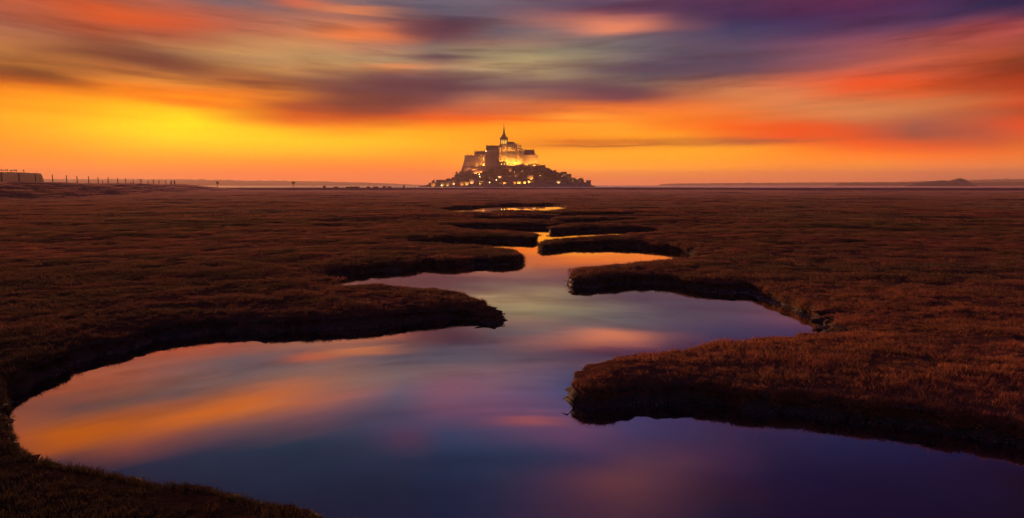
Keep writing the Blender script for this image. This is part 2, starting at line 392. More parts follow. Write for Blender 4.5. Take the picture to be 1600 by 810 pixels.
# ---- numpy noise
def _hash(ix, iy, seed):
    h = (ix.astype(np.int64) * 374761393 + iy.astype(np.int64) * 668265263 + seed * 1442695041) & 0xffffffff
    h = ((h ^ (h >> 13)) * 1274126177) & 0xffffffff
    return ((h ^ (h >> 16)) & 0xffff) / 65535.0
def vnoise(x, y, seed=0):
    ix = np.floor(x); iy = np.floor(y)
    fx = x - ix; fy = y - iy
    fx = fx * fx * fx * (fx * (fx * 6 - 15) + 10); fy = fy * fy * fy * (fy * (fy * 6 - 15) + 10)
    a = _hash(ix, iy, seed); b = _hash(ix + 1, iy, seed); c = _hash(ix, iy + 1, seed); d = _hash(ix + 1, iy + 1, seed)
    return (a * (1 - fx) + b * fx) * (1 - fy) + (c * (1 - fx) + d * fx) * fy - .5
def fbm(x, y, seed=0, octv=3, gain=.5):
    s_ = 0; a = 1.0
    for o in range(octv):
        s_ = s_ + a * vnoise(x * 2.03 ** o + 17.3 * o, y * 2.03 ** o - 9.1 * o, seed + o)
        a *= gain
    return s_

# ================================================================== materials
MATS = {}
def principled(name, rough=.8, spec=.3):
    m = bpy.data.materials.new(name); m.use_nodes = True
    t = m.node_tree; t.nodes.clear(); g = N(t)
    b = g.new('ShaderNodeBsdfPrincipled'); o = g.new('ShaderNodeOutputMaterial')
    b.inputs['Roughness'].default_value = rough
    b.inputs['Specular IOR Level'].default_value = spec
    g.link(b.outputs[0], o.inputs[0])
    MATS[name] = m
    return m, g, b, o

def mottled(name, c1, c2, scale, rough=.85, bump=.3, bscale=None, c3=None, spec=.25):
    m, g, b, o = principled(name, rough, spec)
    geo = g.new('ShaderNodeNewGeometry')
    n = g.noise(geo.outputs['Position'], scale, 5, .6)
    k = g.mapr(n, .32, .68, 0, 1)
    c = g.mix(k, c1, c2)
    if c3:
        n2 = g.noise(geo.outputs['Position'], scale * .21, 3, .5)
        c = g.mix(g.mapr(n2, .5, .68, 0, .8), c, c3)
    g.link(c, b.inputs['Base Color'])
    if bump:
        bp = g.new('ShaderNodeBump'); bp.inputs['Strength'].default_value = bump
        g.link(g.noise(geo.outputs['Position'], bscale or scale * 3, 4, .6), bp.inputs['Height'])
        g.link(bp.outputs[0], b.inputs['Normal'])
    return m

# salt-meadow colour: the same large drifts of russet, straw and olive for turf and blades
def meadow_colour(g, pos, gainv):
    big = g.noise(pos, .035, 4, .6)
    mid = g.noise(pos, .35, 4, .6)
    sml = g.noise(pos, 3.2, 3, .6)
    c = g.mix(g.mapr(big, .38, .62, 0, 1), (.185, .086, .064), (.100, .086, .050))
    c = g.mix(g.mapr(mid, .50, .70, 0, .85), c, (.29, .118, .082))
    c = g.mix(g.mapr(mid, .47, .30, 0, .8), c, (.075, .078, .034))
    c = g.mix(g.mapr(sml, .52, .72, 0, .75), c, (.40, .24, .10))
    c = g.mix(g.mapr(g.noise(pos, .9, 4, .6), .56, .68, 0, .7), c, (.05, .055, .03))
    # distant mist painted into the colour: the outer flats pale towards mauve
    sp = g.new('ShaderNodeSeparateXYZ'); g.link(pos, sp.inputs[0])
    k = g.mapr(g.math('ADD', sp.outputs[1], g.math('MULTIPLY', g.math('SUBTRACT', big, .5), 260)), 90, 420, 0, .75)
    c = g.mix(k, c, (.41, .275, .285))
    # corner vignette painted into the near left bank's colour, fading outwards
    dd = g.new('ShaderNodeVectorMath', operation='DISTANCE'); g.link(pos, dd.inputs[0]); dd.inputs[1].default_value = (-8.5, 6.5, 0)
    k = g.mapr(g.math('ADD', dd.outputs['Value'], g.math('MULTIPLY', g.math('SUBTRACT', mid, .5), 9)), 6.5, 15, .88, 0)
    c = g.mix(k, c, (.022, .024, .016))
    # uneven light painted into the colour: left bank dimmer, right bank warmer
    for cen, r0, r1, amt, col in (((-17, 21, 0), 7, 22, .50, (.055, .044, .032)), ((11, 17, 0), 5, 17, .36, (.42, .165, .075))):
        dd = g.new('ShaderNodeVectorMath', operation='DISTANCE'); g.link(pos, dd.inputs[0]); dd.inputs[1].default_value = cen
        k = g.mapr(g.math('ADD', dd.outputs['Value'], g.math('MULTIPLY', g.math('SUBTRACT', mid, .5), 14)), r0, r1, amt, 0)
        c = g.mix(k, c, col)
    return g.mix(1.0, c, (gainv, gainv, gainv), 'MULTIPLY')

m, g, b, o = principled('marsh_turf', 1.0, 0.0)
geo = g.new('ShaderNodeNewGeometry')
mp = g.new('ShaderNodeSeparateXYZ'); g.link(geo.outputs['Position'], mp.inputs[0])
gx = geo.outputs['Position']
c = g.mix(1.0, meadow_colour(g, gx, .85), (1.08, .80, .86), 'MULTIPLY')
# far out the sward reads as long bands lying across the view
band = g.noise(g.comb(g.math('MULTIPLY', mp.outputs[0], .02), g.math('MULTIPLY', mp.outputs[1], .06), 0), 1.0, 5, .65)
c = g.mix(g.mapr(band, .42, .66, 0, .55), c, (.085, .048, .036))
g.link(c, b.inputs['Base Color'])
bp = g.new('ShaderNodeBump'); bp.inputs['Strength'].default_value = .8; bp.inputs['Distance'].default_value = .12
bn = g.math('ADD', g.noise(gx, 9, 5, .7), g.math('MULTIPLY', g.noise(gx, 1.1, 4, .6), 2.0))
g.link(bn, bp.inputs['Height']); g.link(bp.outputs[0], b.inputs['Normal'])

def blade_mat(name, gainv, tint):
    m = bpy.data.materials.new(name); m.use_nodes = True
    t = m.node_tree; t.nodes.clear(); g = N(t)
    geo = g.new('ShaderNodeNewGeometry'); oi = g.new('ShaderNodeObjectInfo')
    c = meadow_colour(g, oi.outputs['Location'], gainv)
    c = g.mix(g.mapr(oi.outputs['Random'], .0, 1.0, 0, .55), c, g.mix(.5, g.mix(1.0, c, (1.5, 1.2, 1.1), 'MULTIPLY'), g.mix(1.0, c, tuple(v * 7 for v in tint), 'MULTIPLY')))
    d = g.new('ShaderNodeBsdfDiffuse'); tr = g.new('ShaderNodeBsdfTranslucent')
    g.link(c, d.inputs[0]); g.link(c, tr.inputs[0])
    mx = g.new('ShaderNodeMixShader'); mx.inputs[0].default_value = .42
    g.link(d.outputs[0], mx.inputs[1]); g.link(tr.outputs[0], mx.inputs[2])
    o = g.new('ShaderNodeOutputMaterial'); g.link(mx.outputs[0], o.inputs[0])
    MATS[name] = m
    return m
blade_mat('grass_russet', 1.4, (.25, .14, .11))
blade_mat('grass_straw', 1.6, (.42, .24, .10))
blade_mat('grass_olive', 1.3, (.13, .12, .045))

mottled('bank_mud', (.045, .034, .030), (.095, .066, .052), 5, .85, .9, 22, (.06, .05, .045), .05)
_t = MATS['bank_mud'].node_tree; g = N(_t); _g = g.new('ShaderNodeNewGeometry'); _s = g.new('ShaderNodeSeparateXYZ'); g.link(_g.outputs['Position'], _s.inputs[0])
g.link(g.mapr(_s.outputs[2], -.46, -.36, .55, .92), next(n for n in _t.nodes if n.type == 'BSDF_PRINCIPLED').inputs['Roughness'])   # wet below the last tide mark
mottled('sand_flat', (.12, .085, .065), (.17, .12, .09), .01, .7, .1)

m = bpy.data.materials.new('still_water'); m.use_nodes = True
t = m.node_tree; t.nodes.clear(); g = N(t)
lw = g.new('ShaderNodeLayerWeight'); lw.inputs[0].default_value = .5
stops = []
for e in (90, 45, 26, 15, 8, 3, 0):
    f_ = 1 - math.sin(R(e)); k = mirror_strength(e)
    stops.append((f_, (k, k, k)))
rf = g.ramp(lw.outputs['Facing'], stops)
gl = g.new('ShaderNodeBsdfGlossy'); gl.inputs['Roughness'].default_value = .014
_g = g.new('ShaderNodeNewGeometry'); _s = g.new('ShaderNodeSeparateXYZ'); g.link(_g.outputs['Position'], _s.inputs[0])
g.link(g.mapr(_s.outputs[1], 900, 1160, .014, .28), gl.inputs['Roughness'])   # the open bay is rippled, the creek is not
gl.inputs['Color'].default_value = (.98, .97, .98, 1)
df = g.new('ShaderNodeBsdfDiffuse'); df.inputs['Color'].default_value = (.006, .012, .024, 1)
geo = g.new('ShaderNodeNewGeometry')
bp = g.new('ShaderNodeBump'); bp.inputs['Strength'].default_value = .02; bp.inputs['Distance'].default_value = .01
g.link(g.noise(geo.outputs['Position'], .9, 3, .5), bp.inputs['Height'])
g.link(bp.outputs[0], gl.inputs['Normal'])
mx = g.new('ShaderNodeMixShader')
g.link(rf, mx.inputs[0]); g.link(df.outputs[0], mx.inputs[1]); g.link(gl.outputs[0], mx.inputs[2])
o = g.new('ShaderNodeOutputMaterial'); g.link(mx.outputs[0], o.inputs[0])
MATS['still_water'] = m

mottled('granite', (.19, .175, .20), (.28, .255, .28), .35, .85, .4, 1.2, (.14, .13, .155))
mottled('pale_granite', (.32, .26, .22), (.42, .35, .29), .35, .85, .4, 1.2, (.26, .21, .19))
mottled('slate_roof', (.050, .048, .060), (.085, .078, .090), .8, .6, .4, 2.5)
mottled('cliff_rock', (.11, .10, .115), (.20, .175, .19), .10, .9, .8, .5, (.06, .06, .035))
mottled('weathered_wood', (.045, .032, .026), (.075, .055, .042), 2, .85, .3)
mottled('hill_scrub', (.050, .042, .035), (.085, .065, .05), .01, .95, 0)
mottled('leaf_dark', (.040, .044, .036), (.075, .072, .062), .25, .9, 0)
mottled('leaf_brown', (.065, .045, .028), (.10, .07, .04), .25, .9, 0)
mottled('bark', (.05, .038, .03), (.08, .06, .045), 2, .9, .2)
mottled('shell_grit', (.12, .10, .085), (.24, .20, .17), 20, .5, .3)
mottled('lamp_iron', (.03, .03, .032), (.05, .048, .05), 5, .5, 0)

def glow(name, col, strength):
    m = bpy.data.materials.new(name); m.use_nodes = True
    t = m.node_tree; t.nodes.clear(); g = N(t)
    e = g.new('ShaderNodeEmission'); e.inputs[0].default_value = (*col, 1); e.inputs[1].default_value = strength
    o = g.new('ShaderNodeOutputMaterial'); g.link(e.outputs[0], o.inputs[0])
    MATS[name] = m
glow('lit_window', (1.0, .40, .05), 1.2)
glow('bright_window', (1.0, .55, .07), 2.2)
glow('lamp_glow', (1.0, .60, .20), 14.0)

# ================================================================== the creek: rim of its banks
RIM_PX = [(540,812),(480,800),(440,776),(400,763),(340,753),(280,748),(200,738),(140,728),(90,715),(50,706),(24,692),(6,674),(-6,645),(-8,605),(-4,588),(30,566),(60,552),(130,531),(230,512),(300,502),(400,494),(500,488),(600,483.5),(650,480),(700,475),(740,474),(758,477),(768,481),
 (778,483),(776,477),(760,467),(733,458),(700,450),(640,443.5),(600,440),(550,436),(520,431),(494,424),(512,417.5),(536,414.5),(571,409.5),(620,407),(660,405),(719,402),(759,399.5),(795,398.5),(812,397.5),
 (818.5,394.5),(812,391),(798,388),(778,385),(750,382),(720,380.5),(690,379),(660,377.5),(641,375),(660,372),(690,369.5),(720,368),(760,367),(800,367.2),(826,369),(836,368.6),
 (838.5,366),(831,362.6),(816,360.6),(795,359.4),(760,358),(725,355),(700,352.5),(688,350),(698,348.6),(730,348.2),(780,348.6),(830,349),(866,349),
 (878,347.3),(866,344.6),(840,342.6),(800,341.6),(760,341.2),(730,340.6),(728,338.8),(765,337.6),(810,337.6),(860,338.6),
 (876,337.0),(868,335.0),(830,333.8),(790,333.2),(760,332.4),(700,330.4),(672,327),(680,323.5),(740,321),(770,318.5),(820,317.2),(872,317.6),(888,320.5),(886,325),(874,327.3),(820,327.2),(775,327.4),(766,328.0),(775,328.7),(820,329.6),(868,330.6),(900,331.2),(960,330.8),(1010,331.2),(1016,333.2),(960,334.6),(900,336.2),(862,340.2),
 (858,341.8),(880,342.6),(930,340.4),(980,339.6),(1000,340.8),(1004,343.4),(950,346.6),(900,348.4),(870,351),
 (857,355.8),(880,354.8),(920,353),(960,352),(1000,352.4),(1026,353.6),(1036,358),(1024,362.4),(985,364.6),(930,367.4),(900,370),(870,371.8),(856,373.8),
 (847,378),(852,379.6),(880,376),(915,374.8),(958,373.8),(1000,376),(1040,378.5),(1070,382.5),(1092,388.5),(1082,396.5),(1057,402.5),(1015,407),(978,410.3),(930,413.6),(898,418.2),
 (888,425.5),(891,431),(914,431),(950,427),(985,425),(1030,426),(1059,428.5),(1080,433.5),(1110,435),(1139,438),(1165,437.5),(1180,441),(1205,447),(1225,452),(1238,458),(1250,468),(1272,474),(1286,484),(1300,489),(1296,497),(1278,503),(1258,508.5),(1229,516.5),(1171,521.5),(1126,528),(1091,535.5),(1043,544),(988,548.5),(956,557),(927,564.5),(912,573),(902,582),
 (903,590),(916,595),(945,596),(985,591),(1040,590),(1100,592),(1170,599),(1240,604),(1310,612),(1386,620),(1440,627),(1500,636),(1550,642),(1600,650),(1680,663)]
rim = [ground(x, y) for x, y in RIM_PX]
rim += [(12.6, 10.9), (16, 11.6), (21, 13.5), (28, 15.5), (40, 16), (60, 14), (60, 6), (40, 6.2), (28, 6.5), (20, 6.4), (13, 6.0), (7, 5.6), (3, 5.9), (0.2, 6.9), (-1.4, 8.2)]
rim = np.array(rim)

def resample_loop(pts, step_fn, iters=2):
    """round the corners a little and resample with a spacing that grows with distance"""
    p = pts.copy()
    for _ in range(iters):                       # Chaikin
        q = np.empty((len(p) * 2, 2)); nx = np.roll(p, -1, 0)
        q[0::2] = p * .75 + nx * .25; q[1::2] = p * .25 + nx * .75
        p = q
    out = []
    n = len(p); acc = 0.0
    for i in range(n):
        a = p[i]; b_ = p[(i + 1) % n]
        L = np.hypot(*(b_ - a)); s_ = step_fn(a); t = s_ - acc
        if L < 1e-6: continue
        while t <= L:
            out.append(a + (b_ - a) * t / L)
            acc = 0; t += s_
        acc = L - (t - s_) if t > s_ else acc + L
        acc = max(0.0, min(acc, s_))
    return np.array(out)
loop = resample_loop(rim, lambda a: max(.07, min(.6, .0045 * math.hypot(a[0], a[1]))))
area = .5 * np.sum(loop[:, 0] * np.roll(loop[:, 1], -1) - np.roll(loop[:, 0], -1) * loop[:, 1])
# inward (towards the water) normals
tan = np.roll(loop, -1, 0) - np.roll(loop, 1, 0)
tan /= np.maximum(np.hypot(tan[:, 0], tan[:, 1])[:, None], 1e-9)
nin = np.stack([-tan[:, 1], tan[:, 0]], 1) * (1 if area > 0 else -1)
for _ in range(3):
    nin = nin + np.roll(nin, 1, 0) + np.roll(nin, -1, 0)
    nin /= np.maximum(np.hypot(nin[:, 0], nin[:, 1])[:, None], 1e-9)
# ragged rim: bites and slumps a few decimetres deep
arc = np.concatenate([[0], np.cumsum(np.hypot(*(np.diff(loop, axis=0)).T))])
rag = fbm(arc * .55, arc * 0 + 3, 5, 4, .75)
dist0 = np.hypot(loop[:, 0], loop[:, 1])
_lx, _ly = ground(5, 635)
calm = np.clip((np.hypot(loop[:, 0] - _lx, loop[:, 1] - _ly) - 2.2) / 2, 0, 1)
bite = np.clip(fbm(arc * .33, arc * 0 + 70, 55, 3, .5) - .20, 0, .5) * 2.2
loop = loop - nin * (calm * (np.clip(rag, -.3, .6) * .26 + bite) * np.clip(dist0 / 12, .6, 1.8))[:, None]
kd = kdtree.KDTree(len(loop))
for i, p in enumerate(loop): kd.insert((p[0], p[1], 0), i)
kd.balance()
LB = (loop[:, 0].min() - 6, loop[:, 0].max() + 6, loop[:, 1].min() - 6, loop[:, 1].max() + 6)

def inside(x, y):                       # even-odd, vectorised over points
    x = np.asarray(x, float); y = np.asarray(y, float)
    res = np.zeros(x.shape, bool)
    order = np.argsort(y); ys = y[order]
    a = loop; b_ = np.roll(loop, -1, 0)
    for i in range(len(a)):
        y0, y1 = (a[i, 1], b_[i, 1]) if a[i, 1] < b_[i, 1] else (b_[i, 1], a[i, 1])
        lo = np.searchsorted(ys, y0, 'left'); hi = np.searchsorted(ys, y1, 'left')
        if hi <= lo: continue
        idx = order[lo:hi]
        xi = a[i, 0] + (y[idx] - a[i, 1]) * (b_[i, 0] - a[i, 0]) / (b_[i, 1] - a[i, 1])
        res[idx] ^= x[idx] < xi
    return res

def signed(x, y):                       # >0 on the turf, <0 in the channel; capped at 8 m
    sdv = np.full(x.shape, 8.0)
    near = np.where((x > LB[0]) & (x < LB[1]) & (y > LB[2]) & (y < LB[3]))[0]
    f = kd.find
    d = np.array([f((x[i], y[i], 0))[2] for i in near])
    ins = inside(x[near], y[near])
    sdv[near] = np.where(ins, -d, np.minimum(d, 8.0))
    return sdv

# causeway on the left: axis, crest height, half width
AX = np.array([(-150, 60), (-172, 140), (-185, 230), (-231, 470), (-247, 560)], float)
AH = np.array([4.8, 4.8, 4.75, 4.2, 0.6])
def causeway(x, y):
    best = np.full(x.shape, 1e9); hh = np.zeros(x.shape)
    for i in range(len(AX) - 1):
        a, b_ = AX[i], AX[i + 1]
        d = b_ - a
        t = np.clip(((x - a[0]) * d[0] + (y - a[1]) * d[1]) / (d @ d), 0, 1)
        dd = np.hypot(x - a[0] - t * d[0], y - a[1] - t * d[1])
        m_ = dd < best
        best = np.where(m_, dd, best); hh = np.where(m_, AH[i] + t * (AH[i + 1] - AH[i]), hh)
    k = np.clip(1 - (best - 3.5) / 38, 0, 1)
    k = k * k * (3 - 2 * k)
    return hh * k + fbm(x * .35, y * .35, 41, 3) * .25 * k

EDGE_Y = 1120.0
def turf_height(x, y, sd_):
    r = np.hypot(x, y)
    z = fbm(x * .55, y * .55, 1, 3) * .07 + fbm(x * 2.1, y * 2.1, 9, 2) * .035
    z = z + fbm(x * .06, y * .09, 21, 3) * np.clip((r - 18) / 60, 0, 1) * .42
    z = z + fbm(x * .008, y * .016, 31, 3) * np.clip((r - 80) / 200, 0, 1) * .75
    z = z * np.clip(.25 + sd_ / 3.5, .25, 1)
    z = z - .16 * np.exp(-np.clip(sd_, 0, 8) / .55)
    tx, ty = ground(774, 480)
    z = z - .24 * np.exp(-((x - tx) ** 2 + (y - ty) ** 2) / 1.5 ** 2)          # worn-down tip of the left tongue
    z = z + causeway(x, y)
    z = z - .30 * np.exp(-((x - 5.5) / 11) ** 2 - ((y - 132) / 26) ** 2)      # the sward dips round the far pool
    e = EDGE_Y + fbm(x * .01, x * 0, 61, 3) * 22
    k = np.clip((y - e + 14) / 34, 0, 1)
    z = z * (1 - k) - 1.5 * k * k * (3 - 2 * k)
    return z

# ---- ground sheet: polar grid whose cells grow with distance
azf = np.radians(np.concatenate([np.linspace(-180, -46, 34, endpoint=False), np.linspace(-46, -40, 16, endpoint=False),
                 np.linspace(-40, 40, 780, endpoint=False), np.linspace(40, 46, 16, endpoint=False), np.linspace(46, 180, 34, endpoint=False)]))
rr = [.3, 1, 2, 3, 4, 4.6]
r_ = 5.0
while r_ < 1210:
    rr.append(r_); r_ += max(.02, min(r_ * r_ * 1.45 / (FPX * 4), r_ * .02))
rr += [1300, 1700, 2500, 4000, 6500, 9000]
rr = np.array(rr)
nA, nR = len(azf), len(rr)
A_, R_ = np.meshgrid(azf, rr)
gxv = (np.sin(A_) * R_).ravel(); gyv = (np.cos(A_) * R_).ravel()
sdv = signed(gxv, gyv)
gz = turf_height(gxv, gyv, sdv)
bed = -1.25 + 0 * gz
gz = np.where(sdv < 0, bed, gz)
gz = np.where(R_.ravel() > 1250, -1.5, gz)
ii = np.arange(nR - 1)[:, None] * nA + np.arange(nA)[None, :]
jj = np.arange(nR - 1)[:, None] * nA + (np.arange(nA)[None, :] + 1) % nA
quads = np.stack([ii, ii + nA, jj + nA, jj], -1).reshape(-1, 4)

def np_mesh(name, verts, faces, smooth=True):
    me = bpy.data.meshes.new(name)
    nf, k = faces.shape
    me.vertices.add(len(verts)); me.vertices.foreach_set('co', np.asarray(verts, np.float32).ravel())
    me.loops.add(nf * k); me.loops.foreach_set('vertex_index', faces.astype(np.int32).ravel())
    me.polygons.add(nf); me.polygons.foreach_set('loop_start', np.arange(0, nf * k, k, dtype=np.int32))
    try: me.polygons.foreach_set('loop_total', np.full(nf, k, np.int32))
    except Exception: pass
    me.polygons.foreach_set('use_smooth', np.full(nf, smooth))
    me.update(calc_edges=True)
    return me
gm = np_mesh('ground', np.stack([gxv, gyv, gz], 1), quads)
go = link_mesh('ground', gm, MATS['marsh_turf'])
tag(go, 'russet and olive salt meadow running flat to the bay', kind='structure')

# ---- banks: a strip along the whole rim, rolled turf lip, undercut face, mud toe
prof = [(-.62, .0), (-.40, .012), (-.22, .018), (-.08, .005), (.02, -.035), (.06, -.10), (.05, -.17), (.0, -.24), (.0, -.31), (.04, -.38), (.10, -.44), (.17, -.50), (.30, -.58), (.60, -.75), (.9, -1.05)]
n = len(loop)
outx = []
lipdist = np.hypot(loop[:, 0], loop[:, 1])
ptx, pty, ptz = [], [], []
arc = np.concatenate([[0], np.cumsum(np.hypot(*(np.diff(loop, axis=0)).T))])
slump = np.clip(fbm(arc * .35, arc * 0, 77, 3), -.35, .5)          # where the face has slid into a gentler slope
# the inner bend on the right is a gentle shingle slope
ix, iy = ground(1262, 494)
gentle = np.exp(-((loop[:, 0] - ix) ** 2 + (loop[:, 1] - iy) ** 2) / 1.6 ** 2)
_tx, _ty = ground(903, 590)
neat = 1 - .8 * np.exp(-((loop[:, 0] - _tx) ** 2 + (loop[:, 1] - _ty) ** 2) / 1.2 ** 2)
for k, (u, z) in enumerate(prof):
    w = max(0, u + .1)
    u2 = u + w * (slump * .5 + gentle * 1.5)
    jit = fbm(arc * 2.6, arc * 0 + k * .45, 90, 4, .7) * (.22 if 3 < k < 13 else .13 if k == 3 else .03) * neat
    xs = loop[:, 0] + nin[:, 0] * (u2 + jit); ys = loop[:, 1] + nin[:, 1] * (u2 + jit)
    if k <= 2:
        th = turf_height(xs, ys, np.full(n, max(0.0, -u)))
        zs = th + z
        if k == 0: zs = zs - .02
    else:
        th = turf_height(loop[:, 0], loop[:, 1], np.zeros(n))
        f = np.clip((k - 2) / 6, 0, 1)
        zs = th * (1 - f) + z + fbm(arc * 3.1, arc * 0 + k, 95, 2) * .05
    ptx.append(xs); pty.append(ys); ptz.append(zs)
bv = np.stack([np.array(ptx).ravel(), np.array(pty).ravel(), np.array(ptz).ravel()], 1)
i0 = np.arange(len(prof) - 1)[:, None] * n + np.arange(n)[None, :]
j0 = np.arange(len(prof) - 1)[:, None] * n + (np.arange(n)[None, :] + 1) % n
bq = np.stack([i0, j0, j0 + n, i0 + n], -1).reshape(-1, 4)
bm_ = np_mesh('creek_bank', bv, bq)
bo = link_mesh('creek_bank', bm_, None)
bm_.materials.append(MATS['bank_mud']); bm_.materials.append(MATS['marsh_turf'])
mi = np.zeros(len(bq), np.int32); mi[: n * 4] = 1
bm_.polygons.foreach_set('material_index', mi)
tag(bo, 'low dark mud banks winding along both sides of the creek', kind='structure')

# ---- water: one level sheet, shows in the creek and beyond the marsh
ra = [0.0] + list(np.geomspace(6, 9000, 16))
wv = [(0, 0, WATER_Z)]; wf = []
M_ = 48
for r_ in ra[1:]:
    for k in range(M_): wv.append((r_ * math.sin(2 * math.pi * k / M_), r_ * math.cos(2 * math.pi * k / M_), WATER_Z))
for k in range(M_): wf.append((0, 1 + (k + 1) % M_, 1 + k))
for i in range(len(ra) - 2):
    for k in range(M_):
        a = 1 + i * M_ + k; b_ = 1 + i * M_ + (k + 1) % M_
        wf.append((a, b_, b_ + M_, a + M_))
wm = bpy.data.meshes.new('water'); wm.from_pydata(wv, [], wf); wm.update()
wo_ = link_mesh('water', wm, MATS['still_water'])
tag(wo_, 'still tidal water mirroring the sunset in the creek and the bay', kind='structure')

# ================================================================== grass
def tuft_mesh(name, blades, rad, h0, h1, wid, lean, seed):
    rs = random.Random(seed); vs = []; fs = []
    for _ in range(blades):
        a = rs.uniform(0, 6.283); r = rad * math.sqrt(rs.random())
        x, y = r * math.cos(a), r * math.sin(a)
        h = rs.uniform(h0, h1) * (1 - .35 * r / rad)
        da = a + rs.uniform(-1.3, 1.3); l = rs.uniform(.15, 1) * lean * h
        dx, dy = math.cos(da) * l, math.sin(da) * l
        t = rs.uniform(0, 3.1416); w = wid * rs.uniform(.6, 1.3)
        wx, wy = math.cos(t) * w, math.sin(t) * w
        b0 = len(vs)
        vs += [(x - wx, y - wy, -.03), (x + wx, y + wy, -.03),
               (x + dx * .4 - wx * .8, y + dy * .4 - wy * .8, h * .55), (x + dx * .4 + wx * .8, y + dy * .4 + wy * .8, h * .55),
               (x + dx, y + dy, h * rs.uniform(.8, 1))]
        fs += [(b0, b0 + 1, b0 + 3, b0 + 2), (b0 + 2, b0 + 3, b0 + 4)]
    me = bpy.data.meshes.new(name); me.from_pydata(vs, [], fs); me.update()
    return me
protos = [
    (tuft_mesh('grass_tuft', 34, .11, .05, .13, .0035, .9, 1), 'grass_russet'),
    (tuft_mesh('grass_tuft', 30, .13, .05, .15, .0032, 1.2, 2), 'grass_straw'),
    (tuft_mesh('grass_tuft', 38, .10, .04, .10, .0040, .8, 3), 'grass_olive'),
    (tuft_mesh('grass_patch', 110, .42, .05, .14, .007, 1.0, 4), 'grass_russet'),
    (tuft_mesh('grass_patch', 110, .45, .05, .15, .007, 1.1, 5), 'grass_olive'),
    (tuft_mesh('grass_patch', 150, 1.5, .07, .17, .018, 1.0, 6), 'grass_russet'),
    (tuft_mesh('grass_stalks', 5, .07, .16, .34, .0028, 1.1, 8), 'grass_straw'),
]
def zone(r0, r1, dens, azm=42):
    area_ = R(2 * azm) / 2 * (r1 * r1 - r0 * r0)
    cnt = int(area_ * dens)
    rad = np.sqrt(rng.uniform(r0 * r0, r1 * r1, cnt)); a = rng.uniform(-R(azm), R(azm), cnt)
    return np.sin(a) * rad, np.cos(a) * rad
gx_, gy_, gk, gs = [], [], [], []
for (r0, r1, dens, kinds, prob, s0, s1) in [
        (5.2, 15, 72, (0, 1, 2), (.5, .22, .28), .6, 1.1), (15, 31, 40, (0, 1, 2), (.52, .18, .3), .75, 1.3),
        (31, 85, 6.0, (3, 4), (.6, .4), .8, 1.2), (85, 260, .42, (5,), (1,), .8, 1.3), (260, 560, .075, (5,), (1,), 1.9, 2.8), (5.2, 40, 1.3, (6,), (1,), .7, 1.3)]:
    x, y = zone(r0, r1, dens)
    gx_.append(x); gy_.append(y); gk.append(rng.choice(kinds, len(x), p=prob)); gs.append(rng.uniform(s0, s1, len(x)))
gx_ = np.concatenate(gx_); gy_ = np.concatenate(gy_); gk = np.concatenate(gk); gs = np.concatenate(gs)
sdg = signed(gx_, gy_)
clump = fbm(gx_ * .8, gy_ * .8, 200, 3)
keep = (sdg > -.02) & (clump + rng.uniform(-.5, .5, len(gx_)) > -.34)
gx_, gy_, gk, gs, sdg, clump = (a[keep] for a in (gx_, gy_, gk, gs, sdg, clump))
gs = gs * np.clip(1 + clump * .9, .55, 1.5)
gz_ = turf_height(gx_, gy_, sdg) - .01
tilt = np.zeros((len(gx_), 3)); tilt[:, 2] = rng.uniform(0, 6.283, len(gx_))
# blades that hang over the lip
lipn = np.where((dist0 < 60) & (fbm(arc * .9, arc * 0 + 8, 300, 3) > -.12))[0]
reps = np.repeat(lipn, 5)
t_ = rng.uniform(0, 1, len(reps))
u_ = rng.uniform(-.12, .13, len(reps))
lx_ = loop[reps, 0] + nin[reps, 0] * u_ + rng.uniform(-.05, .05, len(reps)); ly_ = loop[reps, 1] + nin[reps, 1] * u_ + rng.uniform(-.05, .05, len(reps))
lz_ = turf_height(lx_, ly_, np.zeros(len(reps))) - np.clip(u_, 0, 1) * 1.3 - .0
lt = np.zeros((len(reps), 3))
ang = np.clip(u_ + .12, 0, .3) * 4.6 + rng.uniform(-.2, .3, len(reps))
lt[:, 0] = -nin[reps, 1] * ang; lt[:, 1] = nin[reps, 0] * ang; lt[:, 2] = rng.uniform(-.6, .6, len(reps))
allp = np.stack([np.concatenate([gx_, lx_]), np.concatenate([gy_, ly_]), np.concatenate([gz_, lz_])], 1)
allk = np.concatenate([gk, rng.choice((0, 1, 2), len(reps), p=(.5, .1, .4))])
alls = np.concatenate([gs, rng.uniform(.7, 1.25, len(reps)) * np.clip(dist0[reps] / 22, 1, 1.8)])
allr = np.concatenate([tilt, lt])

pm = bpy.data.meshes.new('marsh_grass')
pm.vertices.add(len(allp)); pm.vertices.foreach_set('co', allp.astype(np.float32).ravel())
at = pm.attributes.new('kindex', 'INT', 'POINT'); at.data.foreach_set('value', allk.astype(np.int32))
at = pm.attributes.new('size', 'FLOAT', 'POINT'); at.data.foreach_set('value', alls.astype(np.float32))
at = pm.attributes.new('turn', 'FLOAT_VECTOR', 'POINT'); at.data.foreach_set('vector', allr.astype(np.float32).ravel())
pm.update()
grass = bpy.data.objects.new('marsh_grass', pm); COL.objects.link(grass)
tag(grass, 'short russet and olive salt grass covering the marsh and hanging over the banks', 'grass', kind='stuff')
ng = bpy.data.node_groups.new('grass_scatter', 'GeometryNodeTree')
ng.interface.new_socket('Geometry', in_out='INPUT', socket_type='NodeSocketGeometry')
ng.interface.new_socket('Geometry', in_out='OUTPUT', socket_type='NodeSocketGeometry')
gi = ng.nodes.new('NodeGroupInput'); gout = ng.nodes.new('NodeGroupOutput'); join = ng.nodes.new('GeometryNodeJoinGeometry')
def attr(nm, ty):
    a = ng.nodes.new('GeometryNodeInputNamedAttribute'); a.data_type = ty; a.inputs['Name'].default_value = nm
    return next(o for o in a.outputs if o.enabled and o.name == 'Attribute')
